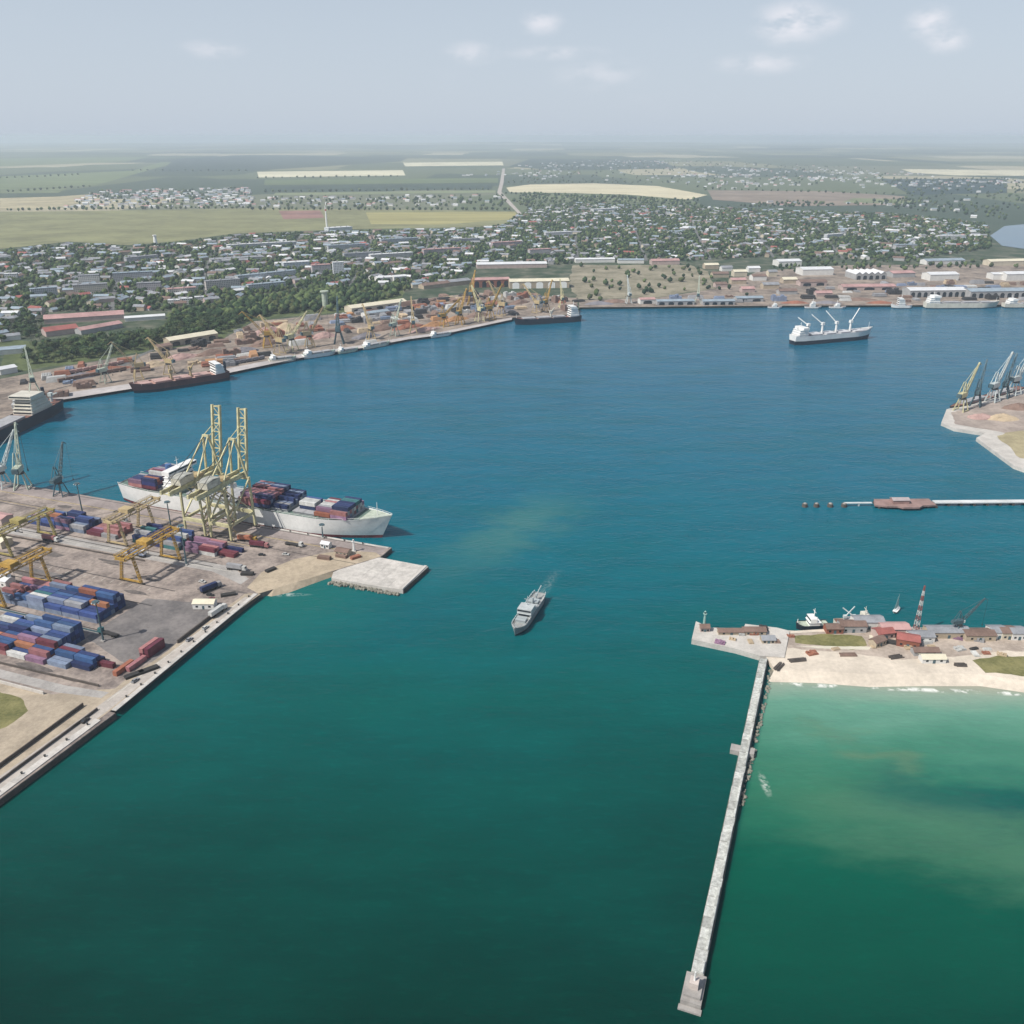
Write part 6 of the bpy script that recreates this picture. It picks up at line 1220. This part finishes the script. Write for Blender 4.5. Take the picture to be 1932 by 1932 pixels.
def sailboat(px, py, label):
    x, y = P(px, py); t = thing('sailing_boat', label, 'boat', (x, y, 0), .9)
    R = hull_rings(8, 2.6, 1.2, .4); m = MB(); q = []
    for r in R: q += [(r[0] - 4, 0, -.4), (r[2] - 4, r[3], r[4]), (r[2] - 4, -r[3], r[4])]
    m.add(q, [f for i in range(len(R) - 1) for f in ((i * 3, i * 3 + 1, i * 3 + 4, i * 3 + 3), (i * 3, i * 3 + 3, i * 3 + 5, i * 3 + 2), (i * 3 + 1, i * 3 + 2, i * 3 + 5, i * 3 + 4))]).build('hull', M_WHITE, t)
    MB().cyl((.4, 0, 1), (.4, 0, 11), .1, .06, 6).build('mast', M_CW, t); sm = mat('sail_green', (.50, .66, .60), .8, .1, .5)
    MB().add([(.3, 0, 1.9), (.3, 0, 10.6), (-3.4, .5, 2.1), (.3, .05, 1.9), (.3, .05, 10.6), (-3.4, .55, 2.1)], [(0, 1, 2), (5, 4, 3), (0, 2, 5, 3), (1, 4, 5, 2)]).build('mainsail', sm, t)
    MB().add([(.6, 0, 9.6), (3.6, 0, 1.5), (.7, .4, 1.8), (.6, .05, 9.6), (3.6, .05, 1.5), (.7, .45, 1.8)], [(0, 1, 2), (5, 4, 3), (0, 2, 5, 3), (0, 3, 4, 1)]).build('jib_sail', sm, t)
sailboat(1691, 1153, 'small boat with pale green sails off the back of the spit')
ship('patrol_boat', 'dark patrol boat with a pale deck moored behind the grass patch', 'boat', P(1560, 1184), P(1500, 1186), 6.5, 3.2, dict(hull=M_HULLD, bootm=M_HULLD, boot=.6, deck=M_CG, house=(.3, .62, 1, 2.3), rise=1.2, bul=.5), 'boats moored at the spit')
ship('work_ship', 'white work ship with a cluttered deck moored behind the spit', 'ship', P(1575, 1183), P(1655, 1180), 8, 3.2, dict(hull=M_HULLC, bootm=M_HULLD, boot=.8, deck=M_DECK, house=(.55, .78, 1, 2.3), housem=M_HULLC, rise=1.4, cranes=[(.2, 20, 40, 8), (.42, 160, 35, 8)], cs=.45, post=3, cranem=M_CW, bul=.5, hatches=[(.25, .4)]), 'boats moored at the spit')
def debris(px, py, l, rz, mt, label):
    x, y = P(px, py, ZP); t = thing('timber_pile', label, 'timber', (x, y, ZP + .02), rad(rz), 'timber piles on the beach')
    for k in range(6): MB().bar((-l / 2 + RND.uniform(-.6, .6), k * .55 - 1.4, .28 + .1 * (k % 2)), (l / 2 + RND.uniform(-.6, .6), k * .55 - 1.4 + RND.uniform(-.3, .3), .3 + .1 * (k % 2)), .45).build('timber', mt, t)
debris(1505, 1246, 9, 10, M_TAR, 'dark timber pile on the sand near the breakwater'); debris(1470, 1258, 8, 50, M_TAR, 'slanting dark timber groyne beside the breakwater root'); debris(1600, 1236, 8, 0, HM['brown'], 'brown timber pile below the path'); debris(1690, 1240, 7, 15, M_TAR, 'dark timber pile under the maroon hut'); debris(1812, 1255, 6, 0, M_TAR, 'dark timber pile left of the lower grass')

SP_ME = [cargo_mesh(k % 3, 40 + k) for k in range(4)]
sp_pts = [(RND.uniform(1480, 1930), RND.uniform(1194, 1240)) for _ in range(34)] + [(RND.uniform(1330, 1460), RND.uniform(1190, 1216)) for _ in range(9)]
sp_pts.sort(); cnt = {}
for px, py in sp_pts:
    if 1500 < px < 1640 and 1197 < py < 1226: continue
    k = RND.randrange(4); c = RND.choice(['rusty', 'brown', 'grey', 'tan', 'dark', 'white', 'mauve', 'tan']); zn = 'on the spit head' if px < 1470 else 'left of the striped mast' if px < 1720 else 'right of the striped mast'
    key = (zn, c, k % 3); cnt[key] = cnt.get(key, 0) + 1; zz = GZ if px < 1470 else ZP; x, y = P(px, py, zz)
    o = link('cargo_stack', withmat(SP_ME[k], CARGO[c])); q = RND.uniform(.22, .42); o.scale = (q, q, q * 1.1); o.location = (x, y, zz + .03); o.rotation_euler = (0, 0, RND.choice([0, 1.57, .3, -.4]))
    tag(o, f'{c} {CNAME[k % 3]} {zn}, {ORD[cnt[key] - 1]} of its kind from the left', 'cargo', 'goods lying on the spit')

# bollards along the quay edges and painted lines on the paving
BOL = MB().cyl((0, 0, 0), (0, 0, .7), .42, .34, 8).cyl((0, 0, .7), (0, 0, .95), .55, .5, 8).mesh('bollard'); BOL.materials.append(mat('bollard_iron', (.06, .06, .055), .6, .3, 1.0))
for lst, nm in (([(240.6 + 7.2 * k / 11, -90 - 115 * k / 11) for k in range(11)], 'along the straight quay'), ([(246.4, -218 - 12 * k) for k in range(5)], 'along the foreground quay'), ([(196 + 14 * k, -2.2) for k in range(6)], 'along the berth')):
    for k, q in enumerate(lst):
        o = link('bollard', BOL); o.location = Yz(*q, .4); tag(o, f'black iron bollard {nm}, {ORD[k]} from its seaward corner', 'bollard', 'quay bollards')
M_LINE = mat('worn_road_paint', (.62, .60, .52), .8, .35, .6); M_LINEY = mat('worn_yellow_paint', (.50, .38, .12), .8, .35, .6)
def line(a, b, w_, m_, dz=.03):
    a, b = Vector(Y2(*a)), Vector(Y2(*b)); d = (b - a).normalized(); nn = Vector((-d.y, d.x)) * w_ / 2
    tag(MB().add([(*(a + nn), GZ + dz), (*(a - nn), GZ + dz), (*(b - nn), GZ + dz), (*(b + nn), GZ + dz)], [(0, 1, 2, 3)]).build('painted_line', m_), kind='structure')
line((-200, -17), (255, -15), .4, M_LINEY); line((-200, -30.5), (205, -30.5), .3, M_LINEY); line((-200, -71), (210, -66), .3, M_LINE); line((238.5, -95), (240.5, -200), .3, M_LINE)
for k in range(18): line((60 + k * 7, -101), (60 + k * 7, -104), .3, M_LINE)
M_STAIN = mat('oil_stained_asphalt', (.12, .105, .10), .85, .4, .15, rgb2=(.19, .165, .15))
for k in range(26):
    s0, t0 = RND.uniform(-40, 230), RND.choice([RND.uniform(-31, -18), RND.uniform(-98, -80), RND.uniform(-118, -104), RND.uniform(-194, -188)]); rx, ry = RND.uniform(3, 16), RND.uniform(1, 3.4)
    tag(MB().sheet(YY([(s0 + rx * math.cos(a) * RND.uniform(.6, 1.1), t0 + ry * math.sin(a) * RND.uniform(.6, 1.1)) for a in np.linspace(0, 6.0, 11)]), GZ + .0265 + k * .0001).build('stained_paving', M_STAIN), kind='structure')
